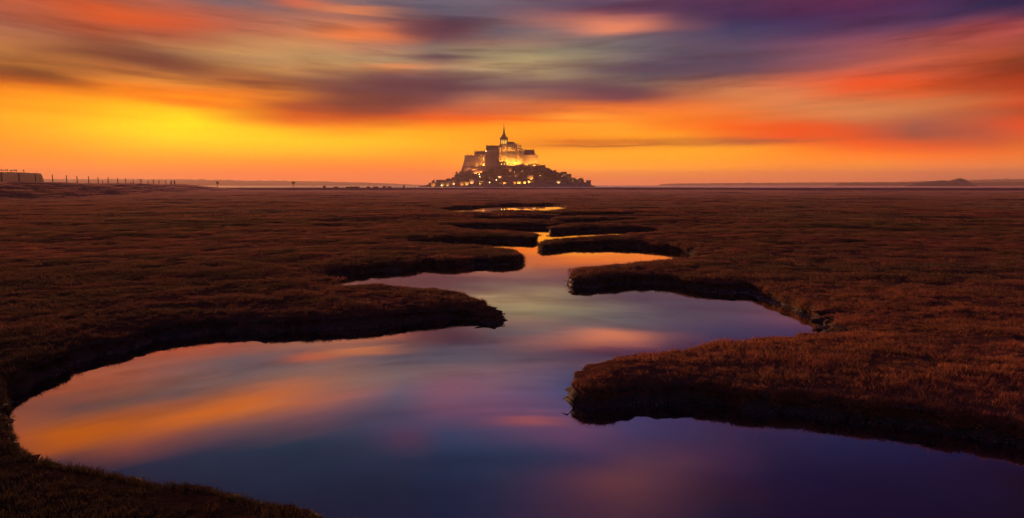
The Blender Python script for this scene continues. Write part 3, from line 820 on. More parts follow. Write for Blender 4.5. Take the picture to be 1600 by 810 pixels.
ak, as_, ar = attr('kindex', 'INT'), attr('size', 'FLOAT'), attr('turn', 'FLOAT_VECTOR')
for i, (me, mat) in enumerate(protos):
    # each source tuft is itself a real tuft standing on the turf
    sx, sy = ground([905, 470, 1400, 1300, 300, 560, 1240][i] + 60, [560, 470, 560, 440, 440, 335, 560][i])
    po = link_mesh(me.name.split('.')[0], me, MATS[mat])
    po.location = (sx, sy, float(turf_height(np.array([sx]), np.array([sy]), np.array([3.0]))[0]) - .01)
    tag(po, 'short tufts of salt grass in the turf', 'grass', kind='stuff')
    oi = ng.nodes.new('GeometryNodeObjectInfo'); oi.inputs['Object'].default_value = po; oi.inputs['As Instance'].default_value = True
    ip = ng.nodes.new('GeometryNodeInstanceOnPoints')
    cmp_ = ng.nodes.new('FunctionNodeCompare'); cmp_.data_type = 'INT'; cmp_.operation = 'EQUAL'
    ins = [s_ for s_ in cmp_.inputs if s_.enabled]
    ng.links.new(ak, ins[0]); ins[1].default_value = i
    ng.links.new(gi.outputs[0], ip.inputs['Points'])
    ng.links.new(next(o for o in cmp_.outputs if o.enabled), ip.inputs['Selection'])
    ng.links.new(oi.outputs['Geometry'], ip.inputs['Instance'])
    ng.links.new(ar, ip.inputs['Rotation']); ng.links.new(as_, ip.inputs['Scale'])
    ng.links.new(ip.outputs[0], join.inputs[0])
ng.links.new(join.outputs[0], gout.inputs[0])
mod = grass.modifiers.new('scatter', 'NODES'); mod.node_group = ng

# shell grit and clods along the mud toe: nobody could count them
clod = MB()
rc = random.Random(4)
def bits(px0, py0, px1, py1, cnt, s0, s1, spread):
    for _ in range(cnt):
        t = rc.random()
        x, y = ground(px0 + (px1 - px0) * t, py0 + (py1 - py0) * t, WATER_Z)
        x += rc.gauss(0, spread); y += rc.gauss(0, spread)
        s_ = rc.uniform(s0, s1); z = WATER_Z + rc.uniform(-.2, .6) * s_
        vs = [(x + s_ * rc.uniform(.6, 1) * dx, y + s_ * rc.uniform(.6, 1) * dy, z + s_ * rc.uniform(.35, .7) * dz) for dx, dy, dz in ((1, 0, 0), (0, 1, 0), (-1, 0, 0), (0, -1, 0), (0, 0, 1), (0, 0, -1))]
        clod.add(vs, [(0, 1, 4), (1, 2, 4), (2, 3, 4), (3, 0, 4), (1, 0, 5), (2, 1, 5), (3, 2, 5), (0, 3, 5)])
pxl = np.array([project(p_[0], p_[1], 0) if p_[1] > 1 else (-999, 0) for p_ in loop])
def toe(px0, px1, py0, py1, cnt, s0, s1, u0=.12, u1=.34):
    ok = np.where((pxl[:, 0] > px0) & (pxl[:, 0] < px1) & (pxl[:, 1] > py0) & (pxl[:, 1] < py1) & (nin[:, 1] < .1))[0]
    for _ in range(cnt):
        i = ok[rc.randrange(len(ok))]; u = rc.uniform(u0, u1)
        x = loop[i, 0] + nin[i, 0] * u + rc.gauss(0, .04); y = loop[i, 1] + nin[i, 1] * u + rc.gauss(0, .04)
        z = float(np.interp(u, [.0, .1, .17, .3], [-.36, -.44, -.49, -.53])) + .03
        s_ = rc.uniform(s0, s1)
        vs = [(x + s_ * rc.uniform(.6, 1) * dx, y + s_ * rc.uniform(.6, 1) * dy, z + s_ * rc.uniform(.35, .7) * dz) for dx, dy, dz in ((1, 0, 0), (0, 1, 0), (-1, 0, 0), (0, -1, 0), (0, 0, 1), (0, 0, -1))]
        clod.add(vs, [(0, 1, 4), (1, 2, 4), (2, 3, 4), (3, 0, 4), (1, 0, 5), (2, 1, 5), (3, 2, 5), (0, 3, 5)])
toe(1120, 1310, 430, 512, 420, .012, .05, .05, .45)
toe(60, 620, 480, 560, 240, .010, .035)
toe(720, 830, 395, 412, 70, .03, .07)
toe(880, 1120, 424, 440, 120, .012, .05)
toe(900, 1600, 580, 660, 160, .008, .03)
tag(clod.build('mud_clods', MATS['shell_grit']), 'pale shell grit and small clods strewn along the mud at the waterline', 'shell grit', kind='stuff')

# two small snags that poke from the banks
def snag(px, py, label, s_):
    x, y = ground(px, py, WATER_Z)
    b_ = MB().tube([(0, 0, -.25), (-.02 * s_, 0, .05 * s_), (-.10 * s_, -.02, .12 * s_), (-.16 * s_, -.03, .09 * s_)], [.018 * s_, .015 * s_, .011 * s_, .005 * s_], 6)
    b_.tube([(-.02 * s_, 0, .05 * s_), (.05 * s_, .02, .16 * s_), (.06 * s_, .01, .22 * s_)], [.011 * s_, .008 * s_, .004 * s_], 5)
    o = b_.build('driftwood_snag', MATS['weathered_wood'], smooth=True)
    o.location = (x, y, WATER_Z)
    tag(o, label, 'driftwood')
snag(898, 634, 'thin forked twig sticking out of the near right bank tip', 1.6)
snag(786, 500, 'thin forked twig standing in the water off the left bank tip', 1.1)
snag(888, 443, 'short dark snag at the foot of the middle right bank tip', 1.2)

# ================================================================== causeway posts
def on_axis(px):
    u = (px - 800) / FPX * CP
    for i in range(len(AX) - 1):
        a, b_ = AX[i], AX[i + 1]
        d = b_ - a
        den = d[0] - u * d[1]
        if abs(den) < 1e-9: continue
        t = (u * a[1] - a[0]) / den
        if 0 <= t <= 1: return a + d * t
    return AX[-1]
POSTS = [(3.4, 269, 0), (30.5, 270.6, 0), (56, 272, 0), (82.7, 273, 0), (104.6, 274, 0), (121, 275, 0), (139, 275.6, 0), (153.8, 276.8, 0), (160.5, 282.5, 1), (169, 277, 2), (184.3, 278, 0), (197, 278.6, 0), (205, 282, 1), (208.5, 279.4, 0),
         (220.5, 280.2, 0), (231.5, 280.8, 0), (240, 281, 0), (248.4, 281.6, 2), (259.5, 281, 0), (267.6, 282.2, 3), (272.9, 282.2, 3)]
ORD = ['first', 'second', 'third', 'fourth', 'fifth', 'sixth', 'seventh', 'eighth', 'ninth', 'tenth', 'eleventh', 'twelfth', 'thirteenth', 'fourteenth', 'fifteenth', 'sixteenth', 'seventeenth', 'eighteenth', 'nineteenth', 'twentieth', 'twenty-first']
for i, (px, top, kd_) in enumerate(POSTS):
    x, y = on_axis(px)
    z0 = float(turf_height(np.array([x]), np.array([y]), np.array([8.0]))[0])
    h = P(px, top, y).z - z0
    w = (.20, .16, .20, .42)[kd_]
    b_ = MB().lathe(0, 0, [(w, -.4), (w, 0), (w * .92, h * .6), (w * .86, h - .1), (w * .5, h)], 7)
    o = b_.build('marker_post', MATS['weathered_wood'])
    o.location = (x, y, z0)
    if kd_ == 2: o.rotation_euler = (0, R(4), 0)
    kindw = ('thin tall post', 'short stubby post', 'slightly leaning thin post', 'thick short post')[kd_]
    tag(o, f'{kindw} on the causeway at far left, {ORD[i]} from the left edge', 'post', 'posts along the causeway')

# ================================================================== leaf clusters, trees, bushes
def crown_mesh(name, seed, rx, rz, cards, csize, clumps=9):
    rs = random.Random(seed); vs = []; fs = []
    cl = []
    for _ in range(clumps):
        a = rs.uniform(0, 6.283); e = rs.uniform(-.5, 1)
        q = rs.uniform(.25, .75)
        cl.append((math.cos(a) * q * rx, math.sin(a) * q * rx, rz * (e * .6), rs.uniform(.32, .55)))
    for _ in range(cards):
        cx, cy, cz, cr = rs.choice(cl)
        v = Vector((rs.gauss(0, 1), rs.gauss(0, 1), rs.gauss(0, 1))).normalized() * cr * (rs.random() ** .4)
        c = Vector((cx + v.x * rx, cy + v.y * rx, cz + v.z * rz))
        nrm = Vector((rs.gauss(0, 1), rs.gauss(0, 1), rs.gauss(0, 1))).normalized()
        u = nrm.orthogonal().normalized() * csize * rs.uniform(.5, 1.2); w = nrm.cross(u)
        b0 = len(vs)
        vs += [tuple(c - u), tuple(c + w * .6), tuple(c + u), tuple(c - w * .6)]
        fs.append((b0, b0 + 1, b0 + 2, b0 + 3))
    me = bpy.data.meshes.new(name); me.from_pydata(vs, [], fs); me.update()
    return me
CROWNS = [crown_mesh('crown', 10 + i, 1, 1, 520, .17) for i in range(4)]
for i, me in enumerate(CROWNS): me.materials.append(MATS['leaf_dark' if i < 3 else 'leaf_brown'])
TRUNKS = []
for i in range(2):
    rs = random.Random(i)
    b_ = MB().tube([(0, 0, -.35), (.02, 0, .3), (.03, .02, .75)], [.07, .05, .03], 6)
    for k in range(4):
        a = k * 1.6 + rs.random(); b_.tube([(.02, .01, .4 + .08 * k), (.25 * math.cos(a), .25 * math.sin(a), .75 + .06 * k)], [.028, .01], 4)
    me = b_.mesh('trunk'); me.materials.append(MATS['bark']); TRUNKS.append(me)
def tree(name, loc, h, w, label, cat, group=None, trunk_frac=.3, crown=None, rnd=random):
    """root object carries the trunk; the crown is its child"""
    o = bpy.data.objects.new(name, TRUNKS[rnd.randrange(2)]); COL.objects.link(o)
    o.location = loc; o.rotation_euler = (0, 0, rnd.uniform(0, 6.28)); o.scale = (h * .6, h * .6, h * .85)
    c = bpy.data.objects.new('crown', CROWNS[rnd.randrange(4) if crown is None else crown]); COL.objects.link(c)
    c.parent = o
    ch = h * (1 - trunk_frac) / 2
    c.scale = (w / (h * .6) / 2, w / (h * .6) / 2, ch / (h * .85))
    c.location = (0, 0, (h - ch) / (h * .85))
    tag(o, label, cat, group)
    return o

ML = MATS
# two round-headed trees on the far left shore, scrub between them and the mount
for px, lab in ((340, 'small round-headed tree on the far shore, left of two alike'), (458.6, 'small round-headed tree on the far shore, right of two alike')):
    p = P(px, 293.4, 860); p.z = float(turf_height(np.array([p.x]), np.array([p.y]), np.array([8.0]))[0]) - .1
    top = P(px, 283.4, 860).z
    tree('round_tree', p, top - p.z, 4.2, lab, 'tree', 'round-headed trees on the far shore', .55, 0)
BUSH = [(507, 290.0, 6, 'arched windbent bush on the far shore, leftmost of the scrub'), (524, 291.6, 9, 'low flat bush on the far shore, second of the scrub from the left'), (545, 291.4, 10, 'low bush on the far shore, left part of the longest scrub row'),
        (556, 291.2, 12, 'low bush on the far shore, right part of the longest scrub row'), (576, 291.4, 8, 'small bush on the far shore, left half of the middle scrub'), (587, 291.1, 9, 'small bush on the far shore, right half of the middle scrub'),
        (601, 290.6, 6, 'rounded bush on the far shore, left of a low pair nearer the mount'), (608, 291.0, 7, 'flatter bush on the far shore, right of a low pair nearer the mount'), (631, 289.4, 4, 'upright dark bush on the far shore just left of the mount')]
for px, top, wpx, lab in BUSH:
    Yb = 850
    p = P(px, 293.5, Yb); p.z = float(turf_height(np.array([p.x]), np.array([p.y]), np.array([8.0]))[0]) - .3
    h = P(px, top, Yb).z - p.z
    tree('scrub_bush', p, h * 1.0, wpx * Yb / FPX, lab, 'bush', 'scrub along the far shore', -.15)
p = P(648.5, 293.4, 860)
tag((lambda o: (setattr(o, 'location', (p.x, p.y, -.2)), o)[1])(MB().lathe(0, 0, [(.18, -.4), (.18, 2.5), (.15, 3.9), (.05, 4.0)], 6).build('shore_post', MATS['weathered_wood'])), 'single thin post on the far shore left of the mount', 'post')

# ================================================================== distant land
def ridge(name, prof_px, Y, depth, mat, label, seed=0, sub=7, jag=.06, close=True):
    """a hill whose skyline follows prof_px, with depth and a rounded back and front"""
    rs = random.Random(seed)
    xs = np.linspace(prof_px[0][0], prof_px[-1][0], max(24, int((prof_px[-1][0] - prof_px[0][0]) / 2.2)))
    tops = np.interp(xs, [p_[0] for p_ in prof_px], [p_[1] for p_ in prof_px])
    rows = []
    nrow = sub * 2 + 1
    for j in range(nrow):
        t = -1 + 2 * j / (nrow - 1)
        row = []
        for x, tp in zip(xs, tops):
            c = P(x, tp, Y)
            h = max(0.0, c.z + 1.4)
            prof_h = (1 - abs(t) ** 2.2)
            nz = mnoise.noise(Vector((x * .09 + seed, t * 2.0, seed))) + .5 * mnoise.noise(Vector((x * .31, t * 5, seed)))
            z = -1.4 + h * prof_h * (1 + nz * jag * (3 if abs(t) > .12 else 1))
            row.append((c.x * (1 + t * depth / Y), Y + t * depth, z))
        rows.append(row)
    b_ = MB()
    vs = [v for row in rows for v in row]
    m2 = len(xs)
    fs = [(j * m2 + i, j * m2 + i + 1, (j + 1) * m2 + i + 1, (j + 1) * m2 + i) for j in range(nrow - 1) for i in range(m2 - 1)]
    b_.add(vs, fs)
    o = b_.build(name, mat, smooth=True)
    tag(o, label, kind='structure')
    return o
ridge('hill', [(-420, 279), (-120, 279), (65, 280), (300, 280.5), (350, 281.8), (450, 283), (530, 284.3), (600, 286.6), (665, 289.6)], 6500, 700, ML['hill_scrub'], 'long low faded coast behind the causeway on the left', 1)
ridge('hill', [(-500, 262), (-300, 266), (-100, 267.6), (0, 269), (30, 269.6), (55, 270.6), (64, 271.2), (67.5, 277), (70.5, 289.6)], 1500, 60, ML['hill_scrub'], 'flat-topped pale headland at the left edge with a steep right end', 2, jag=.02)
ridge('hill', [(1030, 288.6), (1045, 287.2), (1150, 286.2), (1300, 285.2), (1400, 284.6), (1560, 280.5), (1600, 280), (1750, 278), (2100, 276)], 7600, 700, ML['hill_scrub'], 'thin blue-grey coast far away along the right horizon', 3)
ridge('hill', [(1302, 291), (1312, 286.8), (1330, 286.0), (1350, 286.2), (1400, 285.8), (1480, 285.8), (1600, 284.5), (1700, 284), (1900, 283)], 4600, 400, ML['hill_scrub'], 'low pale spit of land in front of the right coast', 4)
ridge('hill', [(1406, 293.5), (1420, 289), (1430, 285.6), (1440, 286), (1452, 284.4), (1462, 282.8), (1485, 282.6), (1494, 280.8), (1501, 279.6), (1508, 281), (1516, 285), (1530, 292.5)], 2900, 120, ML['cliff_rock'], 'dark rocky islet with a hump at its right end, right horizon', 5, jag=.10)
rt = random.Random(3)
for i, (px, hpx) in enumerate([(2, 4.6), (5, 4), (9, 4.6), (12, 5), (17, 4), (19, 4.4), (23, 5), (26, 4.5), (37, 5)]):
    p = P(px, 269.0 + max(0, px) * .03, 1500)
    tree('headland_tree', (p.x, p.y, p.z - 1), hpx * 1.4 + 1, 3.4, f'tiny bare tree on the flat headland at far left, {ORD[i]} from the left edge', 'tree', 'trees on the flat headland', .3, 3, rt)

# ================================================================== the mount
MY = 1760.0
SC = MY / FPX
MX = P(793, 290, MY).x
def hprof(lx):
    return np.interp(lx, [-215, -205, -190, -150, -130, -112, -90, -60, 70, 88, 110, 135, 160, 185, 205, 218], [-1.5, 2, 5, 12, 25, 40, 50, 55, 55, 50, 40, 29, 20, 11, 6, -1.5])
def semi(lx): return 128 * math.sqrt(max(0.02, 1 - (lx / 222) ** 2)) + 8
def mount_h(lx, ly):
    t = abs(ly) / semi(lx)
    if t >= 1: return -1.5
    k = min(1, (1 - t) / .80)
    k = k ** .85
    nz = mnoise.noise(Vector((lx * .035, ly * .035, 1))) * 5 + mnoise.noise(Vector((lx * .11, ly * .11, 4))) * 2.4
    return float(hprof(lx)) * k + nz * k * min(1, (1 - t) * 5) * .8 + (2.5 if t < .97 else 0)
b_ = MB(); nx_, ny_ = 150, 90
for j in range(ny_ + 1):
    for i in range(nx_ + 1):
        lx = -222 + 444 * i / nx_; ly = -140 + 280 * j / ny_
        b_.v.append((MX + lx, MY + ly, mount_h(lx, ly)))
for j in range(ny_):
    for i in range(nx_):
        a = j * (nx_ + 1) + i
        b_.f.append((a, a + 1, a + nx_ + 2, a + nx_ + 1))
tag(b_.build('rocky_hill', ML['cliff_rock'], smooth=False), 'steep granite mount rising from the bay under the abbey', kind='structure')

def hit(px, py):            # where the view ray of a pixel meets the mount
    for Y in np.arange(MY - 137, MY + 20, 1.0):
        p = P(px, py, Y)
        if p.z <= mount_h(p.x - MX, Y - MY): return p
    return P(px, py, MY)

# ---- abbey: parts in world metres from photo heights at its own distance
abbey = empty('abbey', (MX, MY, 50))
tag(abbey, 'towering floodlit granite abbey with a needle spire on top of the mount', 'abbey')
def AXY(px): return P(px, 290, MY).x - MX
def AZ(py): return P(793, py, MY).z - 50
def part(name, mb, mat, parent=abbey): return mb.build(name, ML[mat], parent)
def blk(px0, px1, pt, pb, y0, y1, batter=0.0): return MB().box(AXY(px0), AXY(px1), y0, y1, AZ(pb), AZ(pt), batter)

# west terraces and lodgings
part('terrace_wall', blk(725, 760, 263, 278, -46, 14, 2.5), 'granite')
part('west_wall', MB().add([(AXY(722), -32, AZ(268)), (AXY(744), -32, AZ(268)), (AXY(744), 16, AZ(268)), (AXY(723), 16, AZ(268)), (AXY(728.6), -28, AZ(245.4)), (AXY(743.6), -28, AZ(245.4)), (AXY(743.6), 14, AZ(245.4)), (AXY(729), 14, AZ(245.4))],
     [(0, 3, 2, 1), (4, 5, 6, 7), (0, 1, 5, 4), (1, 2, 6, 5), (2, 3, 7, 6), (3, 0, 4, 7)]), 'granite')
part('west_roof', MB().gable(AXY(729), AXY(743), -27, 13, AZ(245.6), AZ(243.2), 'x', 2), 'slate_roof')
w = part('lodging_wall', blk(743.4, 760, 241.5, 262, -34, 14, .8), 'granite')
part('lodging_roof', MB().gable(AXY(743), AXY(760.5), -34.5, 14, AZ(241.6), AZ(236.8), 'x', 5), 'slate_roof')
for k in range(3):
    part('buttress', blk(745.6 + k * 5.2, 747 + k * 5.2, 243.5, 262, -38, -34.2, .3), 'granite')
for k in range(4): part('window', MB().arch(AXY(729.6 + k * 3.4), -30.4, -27, AZ(254), 2.0, 4.5), 'slate_roof')
# nave and its platform
part('platform_wall', blk(758, 781, 237.5, 262, -44, 18, 1.2), 'granite')
part('platform_parapet', blk(757.6, 781, 236.6, 237.6, -45, 18), 'pale_granite')
for k in range(6): part('buttress', blk(759.6 + k * 3.7, 760.7 + k * 3.7, 240, 262, -47, -43, .2), 'granite')
part('nave_wall', blk(760, 784, 232.5, 237.5, -10, 10), 'pale_granite')
part('nave_roof', MB().gable(AXY(759.7), AXY(784), -10.6, 10.6, AZ(232.6), AZ(227.6)), 'slate_roof')
part('aisle_roof', MB().add([(AXY(760), -19, AZ(236)), (AXY(783), -19, AZ(236)), (AXY(783), -10, AZ(233.4)), (AXY(760), -10, AZ(233.4)), (AXY(760), -19, AZ(237.5)), (AXY(783), -19, AZ(237.5)), (AXY(783), -10, AZ(237.5)), (AXY(760), -10, AZ(237.5))], [(0, 1, 2, 3), (4, 5, 1, 0), (5, 6, 2, 1), (7, 4, 0, 3)]), 'slate_roof')
for k in range(6): part('window', MB().arch(AXY(762.5 + k * 3.2), -10.3, -9, AZ(235.8 if k < 4 else 236.2), 1.7, 4.6), 'lit_window' if k > 3 else 'slate_roof')
# transept
part('transept_wall', blk(779, 785.5, 230.5, 238, -30, 6), 'pale_granite')
part('transept_roof', MB().gable(AXY(778.8), AXY(785.7), -30.5, 6, AZ(230.6), AZ(226.2), 'y'), 'slate_roof')
part('window', MB().arch(AXY(782.2), -30.4, -29, AZ(236.8), 3.0, 8.0), 'lit_window')
# crossing tower and spire
tc_ = AXY(787.5); tw = 9.4
tower = part('tower', MB().box(tc_ - tw, tc_ + tw, -tw, tw, AZ(238), AZ(226.6)), 'pale_granite')
part('belfry', MB().box(tc_ - tw + .9, tc_ + tw - .9, -tw + .9, tw - .9, AZ(226.6), AZ(218.6)), 'pale_granite')
for s1 in (-1, 1):
    for s2 in (-1, 1): part('corner_pier', MB().box(tc_ + s1 * (tw - .8) - .9, tc_ + s1 * (tw - .8) + .9, s2 * (tw - .8) - .9, s2 * (tw - .8) + .9, AZ(226.6), AZ(217.4)), 'pale_granite')
part('cornice', MB().box(tc_ - tw - .5, tc_ + tw + .5, -tw - .5, tw + .5, AZ(227.2), AZ(226.5)), 'pale_granite')
part('cornice', MB().box(tc_ - tw - .6, tc_ + tw + .6, -tw - .6, tw + .6, AZ(218.8), AZ(218.1)), 'pale_granite')
for k in (-1, 0, 1):
    part('window', MB().arch(tc_ + k * 5.0, -tw + .75, -tw + 1.6, AZ(225.4), 1.7, 9.5), 'bright_window')
    part('window', MB().arch(tc_ + k * 5.0, -tw - .12, -tw + .5, AZ(234), 2.2, 7.5), 'lit_window' if k else 'slate_roof')
cap = part('tower_roof', MB().lathe(tc_, 0, [(tw * 1.38, AZ(218.2)), (tw * 1.12, AZ(215)), (tw * .70, AZ(211.8)), (tw * .36, AZ(209.6))], 4, math.pi / 4), 'slate_roof')
for k in (-1, 1): part('dormer', MB().gable(tc_ + k * 3.6 - 1.3, tc_ + k * 3.6 + 1.3, -tw * .95, -2, AZ(216.6), AZ(213.6), 'y'), 'slate_roof')
for s1 in (-1, 1):
    for s2 in (-1, 1): part('pinnacle', MB().lathe(tc_ + s1 * (tw + .2), s2 * (tw + .2), [(1.0, AZ(218)), (.9, AZ(216.5)), (.1, AZ(213.6))], 6), 'slate_roof')
spire = part('spire', MB().lathe(tc_, 0, [(3.9, AZ(210.6)), (3.0, AZ(208.6)), (2.3, AZ(205)), (1.4, AZ(201)), (.7, AZ(197.6)), (.3, AZ(195.6))], 8), 'slate_roof')
part('spire_statue', MB().lathe(tc_, 0, [(.15, AZ(195.8)), (.7, AZ(194.9)), (.85, AZ(194.2)), (.35, AZ(193.4)), (.45, AZ(193.0)), (.1, AZ(192.4))], 6), 'lamp_iron')
# choir, pinnacled apse
part('choir_wall', blk(792, 802, 226.5, 238, -9, 9), 'pale_granite')
part('choir_roof', MB().gable(AXY(792), AXY(802.6), -9.6, 9.6, AZ(226.6), AZ(221.8), 'x', 0), 'slate_roof')
part('apse_wall', MB().lathe(AXY(802.5), 0, [(9, AZ(238)), (9, AZ(227.6)), (8, AZ(226.8)), (2, AZ(222.6))], 12), 'pale_granite')
for k in range(4): part('window', MB().arch(AXY(794.2 + k * 2.6), -9.35, -8.5, AZ(236.4), 2.1, 10), 'bright_window' if k % 2 else 'lit_window')
for k in range(7):
    px = 796 + k * 2.95
    yy = -19 + max(0, k - 3) * 2.4
    tz = 225.4 + (.9 if k % 2 else 0) + max(0, k - 4) * .9
    part('buttress_pier', MB().box(AXY(px) - .8, AXY(px) + .8, yy - 1.8, yy + 1.8, AZ(238), AZ(tz + 3)), 'pale_granite')
    part('pinnacle', MB().lathe(AXY(px), yy, [(1.7, AZ(tz + 3)), (1.4, AZ(tz + 1)), (.12, AZ(tz - 2.2))], 6), 'pale_granite')
    part('flying_buttress', MB().tube([(AXY(px), yy, AZ(tz + 4)), (AXY(px) - .6, yy * .72, AZ(tz + 3.1)), (AXY(min(px, 806)) - 1, yy * .45, AZ(tz + 3.0))], [.7, .6, .6], 5), 'pale_granite')
for k in range(4): part('chapel', MB().lathe(AXY(799 + k * 4), -15 + k * 2.5, [(4.2, AZ(238)), (4.2, AZ(233.4)), (.3, AZ(231))], 8), 'pale_granite')
# upper terrace, dark under the choir
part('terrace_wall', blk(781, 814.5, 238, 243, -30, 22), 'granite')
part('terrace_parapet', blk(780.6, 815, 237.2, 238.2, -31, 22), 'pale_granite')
# south front: tall floodlit wall with deep buttresses
part('south_wall', blk(779, 840, 243, 264, -28, 20, .5), 'pale_granite')
for px in (779.8, 786.4, 792.4, 798.6, 804.8, 811, 816.8): part('buttress', blk(px - .7, px + .7, 240.2, 263, -33.5, -27.5, .2), 'granite')
part('south_gallery', blk(793, 805, 241.4, 250.5, -31, -27), 'granite')
for k in range(7): part('window', MB().arch(AXY(782.4 + k * 5.6), -28.4, -27, AZ(252), 2.0, 6.5), 'slate_roof')
for k in range(4): part('window', MB().arch(AXY(794.6 + k * 2.9), -31.3, -30, AZ(247.6), 1.6, 5), 'slate_roof')
part('lower_wall', blk(780, 792.5, 253.6, 266, -40, -30, .8), 'granite')
for k in range(2): part('window', MB().arch(AXY(784 + k * 4.4), -40.3, -39, AZ(258.4), 2.6, 3.6), 'bright_window')
part('stair_turret', MB().lathe(AXY(815.4), -24, [(2.4, AZ(262)), (2.4, AZ(236)), (.2, AZ(231.8))], 8), 'pale_granite')
part('stair_turret', MB().lathe(AXY(818), -20, [(1.8, AZ(262)), (1.8, AZ(238)), (.2, AZ(233.8))], 8), 'pale_granite')
# great gabled hall on the east, steep slate roof turned to us, bright gable
part('hall_wall', blk(819, 835.5, 252, 266, -26, 14, .4), 'pale_granite')
part('hall_roof', MB().add([(AXY(818.6), -27, AZ(252.2)), (AXY(834), -27, AZ(252.2)), (AXY(838.6), 15, AZ(252.2)), (AXY(819), 15, AZ(252.2)), (AXY(819.4), -6, AZ(234.4)), (AXY(833.6), -6, AZ(234.4))],
     [(0, 1, 5, 4), (2, 3, 4, 5), (0, 4, 3), (0, 3, 2, 1)]), 'slate_roof')
part('hall_gable', MB().add([(AXY(834), -28, AZ(266)), (AXY(840), 15, AZ(266)), (AXY(839), 15, AZ(249)), (AXY(833.8), -6, AZ(233.8)), (AXY(833.8), -28, AZ(252)),
     (AXY(833), -28, AZ(266)), (AXY(838.6), 15, AZ(266)), (AXY(838.4), 15, AZ(249)), (AXY(833.2), -6, AZ(233.8)), (AXY(833), -28, AZ(252))],
     [(0, 1, 2, 3, 4), (9, 8, 7, 6, 5), (0, 5, 6, 1), (1, 6, 7, 2), (2, 7, 8, 3), (3, 8, 9, 4), (4, 9, 5, 0)]), 'pale_granite')
for k in range(4): part('window', MB().arch(AXY(821.4 + k * 3.3), -26.4, -25, AZ(258.4), 2.2, 7), 'bright_window' if k == 1 else 'slate_roof')
for (px, yy, tp) in ((834.2, -28.5, 240), (836.4, -14, 242), (838.6, 2, 246), (840.2, 15, 249)):
    part('buttress_pier', MB().box(AXY(px) - .9, AXY(px) + .9, yy - 1, yy + 1, AZ(266), AZ(tp + 3)), 'pale_granite')
    part('pinnacle', MB().lathe(AXY(px), yy, [(1.1, AZ(tp + 3)), (.1, AZ(tp))], 6), 'pale_granite')
part('pinnacle', MB().lathe(AXY(833.6), -6, [(1.0, AZ(236)), (.8, AZ(234)), (.08, AZ(231.6))], 6), 'pale_granite')
part('chimney', MB().box(AXY(820), AXY(821), -2, 0, AZ(236), AZ(232.6)), 'granite')

for px, yy, zt, zb in ((733, -26, 242.6, 247), (731, -10, 241.6, 245), (737.5, -24, 242.2, 245), (746, -20, 235.2, 239), (752.5, -5, 234.8, 238), (758.8, -30, 236, 240), (761, -9, 226.4, 230), (770, 0, 226.6, 229), (766, -30, 235.2, 237.5), (774, -36, 235.4, 237.5)):
    part('chimney', MB().box(AXY(px) - .7, AXY(px) + .7, yy - .7, yy + .7, AZ(zb), AZ(zt)), 'granite')
part('stair_turret', MB().lathe(AXY(743.6), -32, [(2.2, AZ(262)), (2.2, AZ(239)), (.1, AZ(235))], 8), 'granite')
part('stair_turret', MB().lathe(AXY(728.4), -27, [(2.6, AZ(264)), (2.0, AZ(245)), (.1, AZ(242))], 8), 'granite')
part('oriel', MB().box(AXY(748), AXY(752), -37, -33, AZ(250), AZ(245.4)), 'pale_granite')

# ---- ramparts along the water
ramp = empty('rampart', (MX, MY, 0)); tag(ramp, 'long low crenellated rampart wall at the foot of the mount', 'rampart')
def front(px, out=0.0):
    lx = AXY(px)
    for _ in range(4):
        Y = MY - semi(lx) - out + 3
        lx = P(px, 290, Y).x - MX
    return lx, -semi(lx) - out + 3
RP = [(702, 290), (716, 290), (735, 289.4), (757, 289), (775, 288.2), (795, 288), (812, 288), (824, 287.2), (837, 287.2), (850, 287.4), (866, 287.2), (884, 286.8), (900, 286.2), (914, 285.6), (921, 285.2)]
for (pa, ta), (pb, tb) in zip(RP[:-1], RP[1:]):
    (xa, ya), (xb, yb) = front(pa), front(pb)
    za, zb = P(pa, ta, MY + ya).z, P(pb, tb, MY + yb).z
    d = Vector((xb - xa, yb - ya)); L = d.length; d /= L; nn = Vector((d.y, -d.x)) * 1.6
    vs = []
    for (x, y, z) in ((xa, ya, za), (xb, yb, zb)):
        vs += [(x + nn.x * 1.6, y + nn.y * 1.6, -2), (x - nn.x, y - nn.y, -2), (x - nn.x, y - nn.y, z), (x + nn.x, y + nn.y, z)]
    b_ = MB().add(vs, [(0, 4, 7, 3), (3, 7, 6, 2), (1, 2, 6, 5), (0, 3, 2, 1), (4, 5, 6, 7)])
    b_.build('wall', ML['granite'], ramp)
    m_ = max(2, int(L / 6))
    c_ = MB()
    for k in range(m_):
        t = (k + .3) / m_; t2 = (k + .75) / m_
        x0, y0, z0 = xa + (xb - xa) * t + nn.x * .8, ya + (yb - ya) * t + nn.y * .8, za + (zb - za) * t
        x1, y1 = xa + (xb - xa) * t2 + nn.x * .8, ya + (yb - ya) * t2 + nn.y * .8
        c_.add([(x0, y0 - .5, z0 - .2), (x1, y1 - .5, z0 - .2), (x1, y1 + .5, z0 - .2), (x0, y0 + .5, z0 - .2), (x0, y0 - .5, z0 + 1.4), (x1, y1 - .5, z0 + 1.4), (x1, y1 + .5, z0 + 1.4), (x0, y0 + .5, z0 + 1.4)],
               [(0, 1, 5, 4), (1, 2, 6, 5), (2, 3, 7, 6), (3, 0, 4, 7), (4, 5, 6, 7)])
    tag(c_.build('merlon', ML['granite'], ramp), kind='stuff')
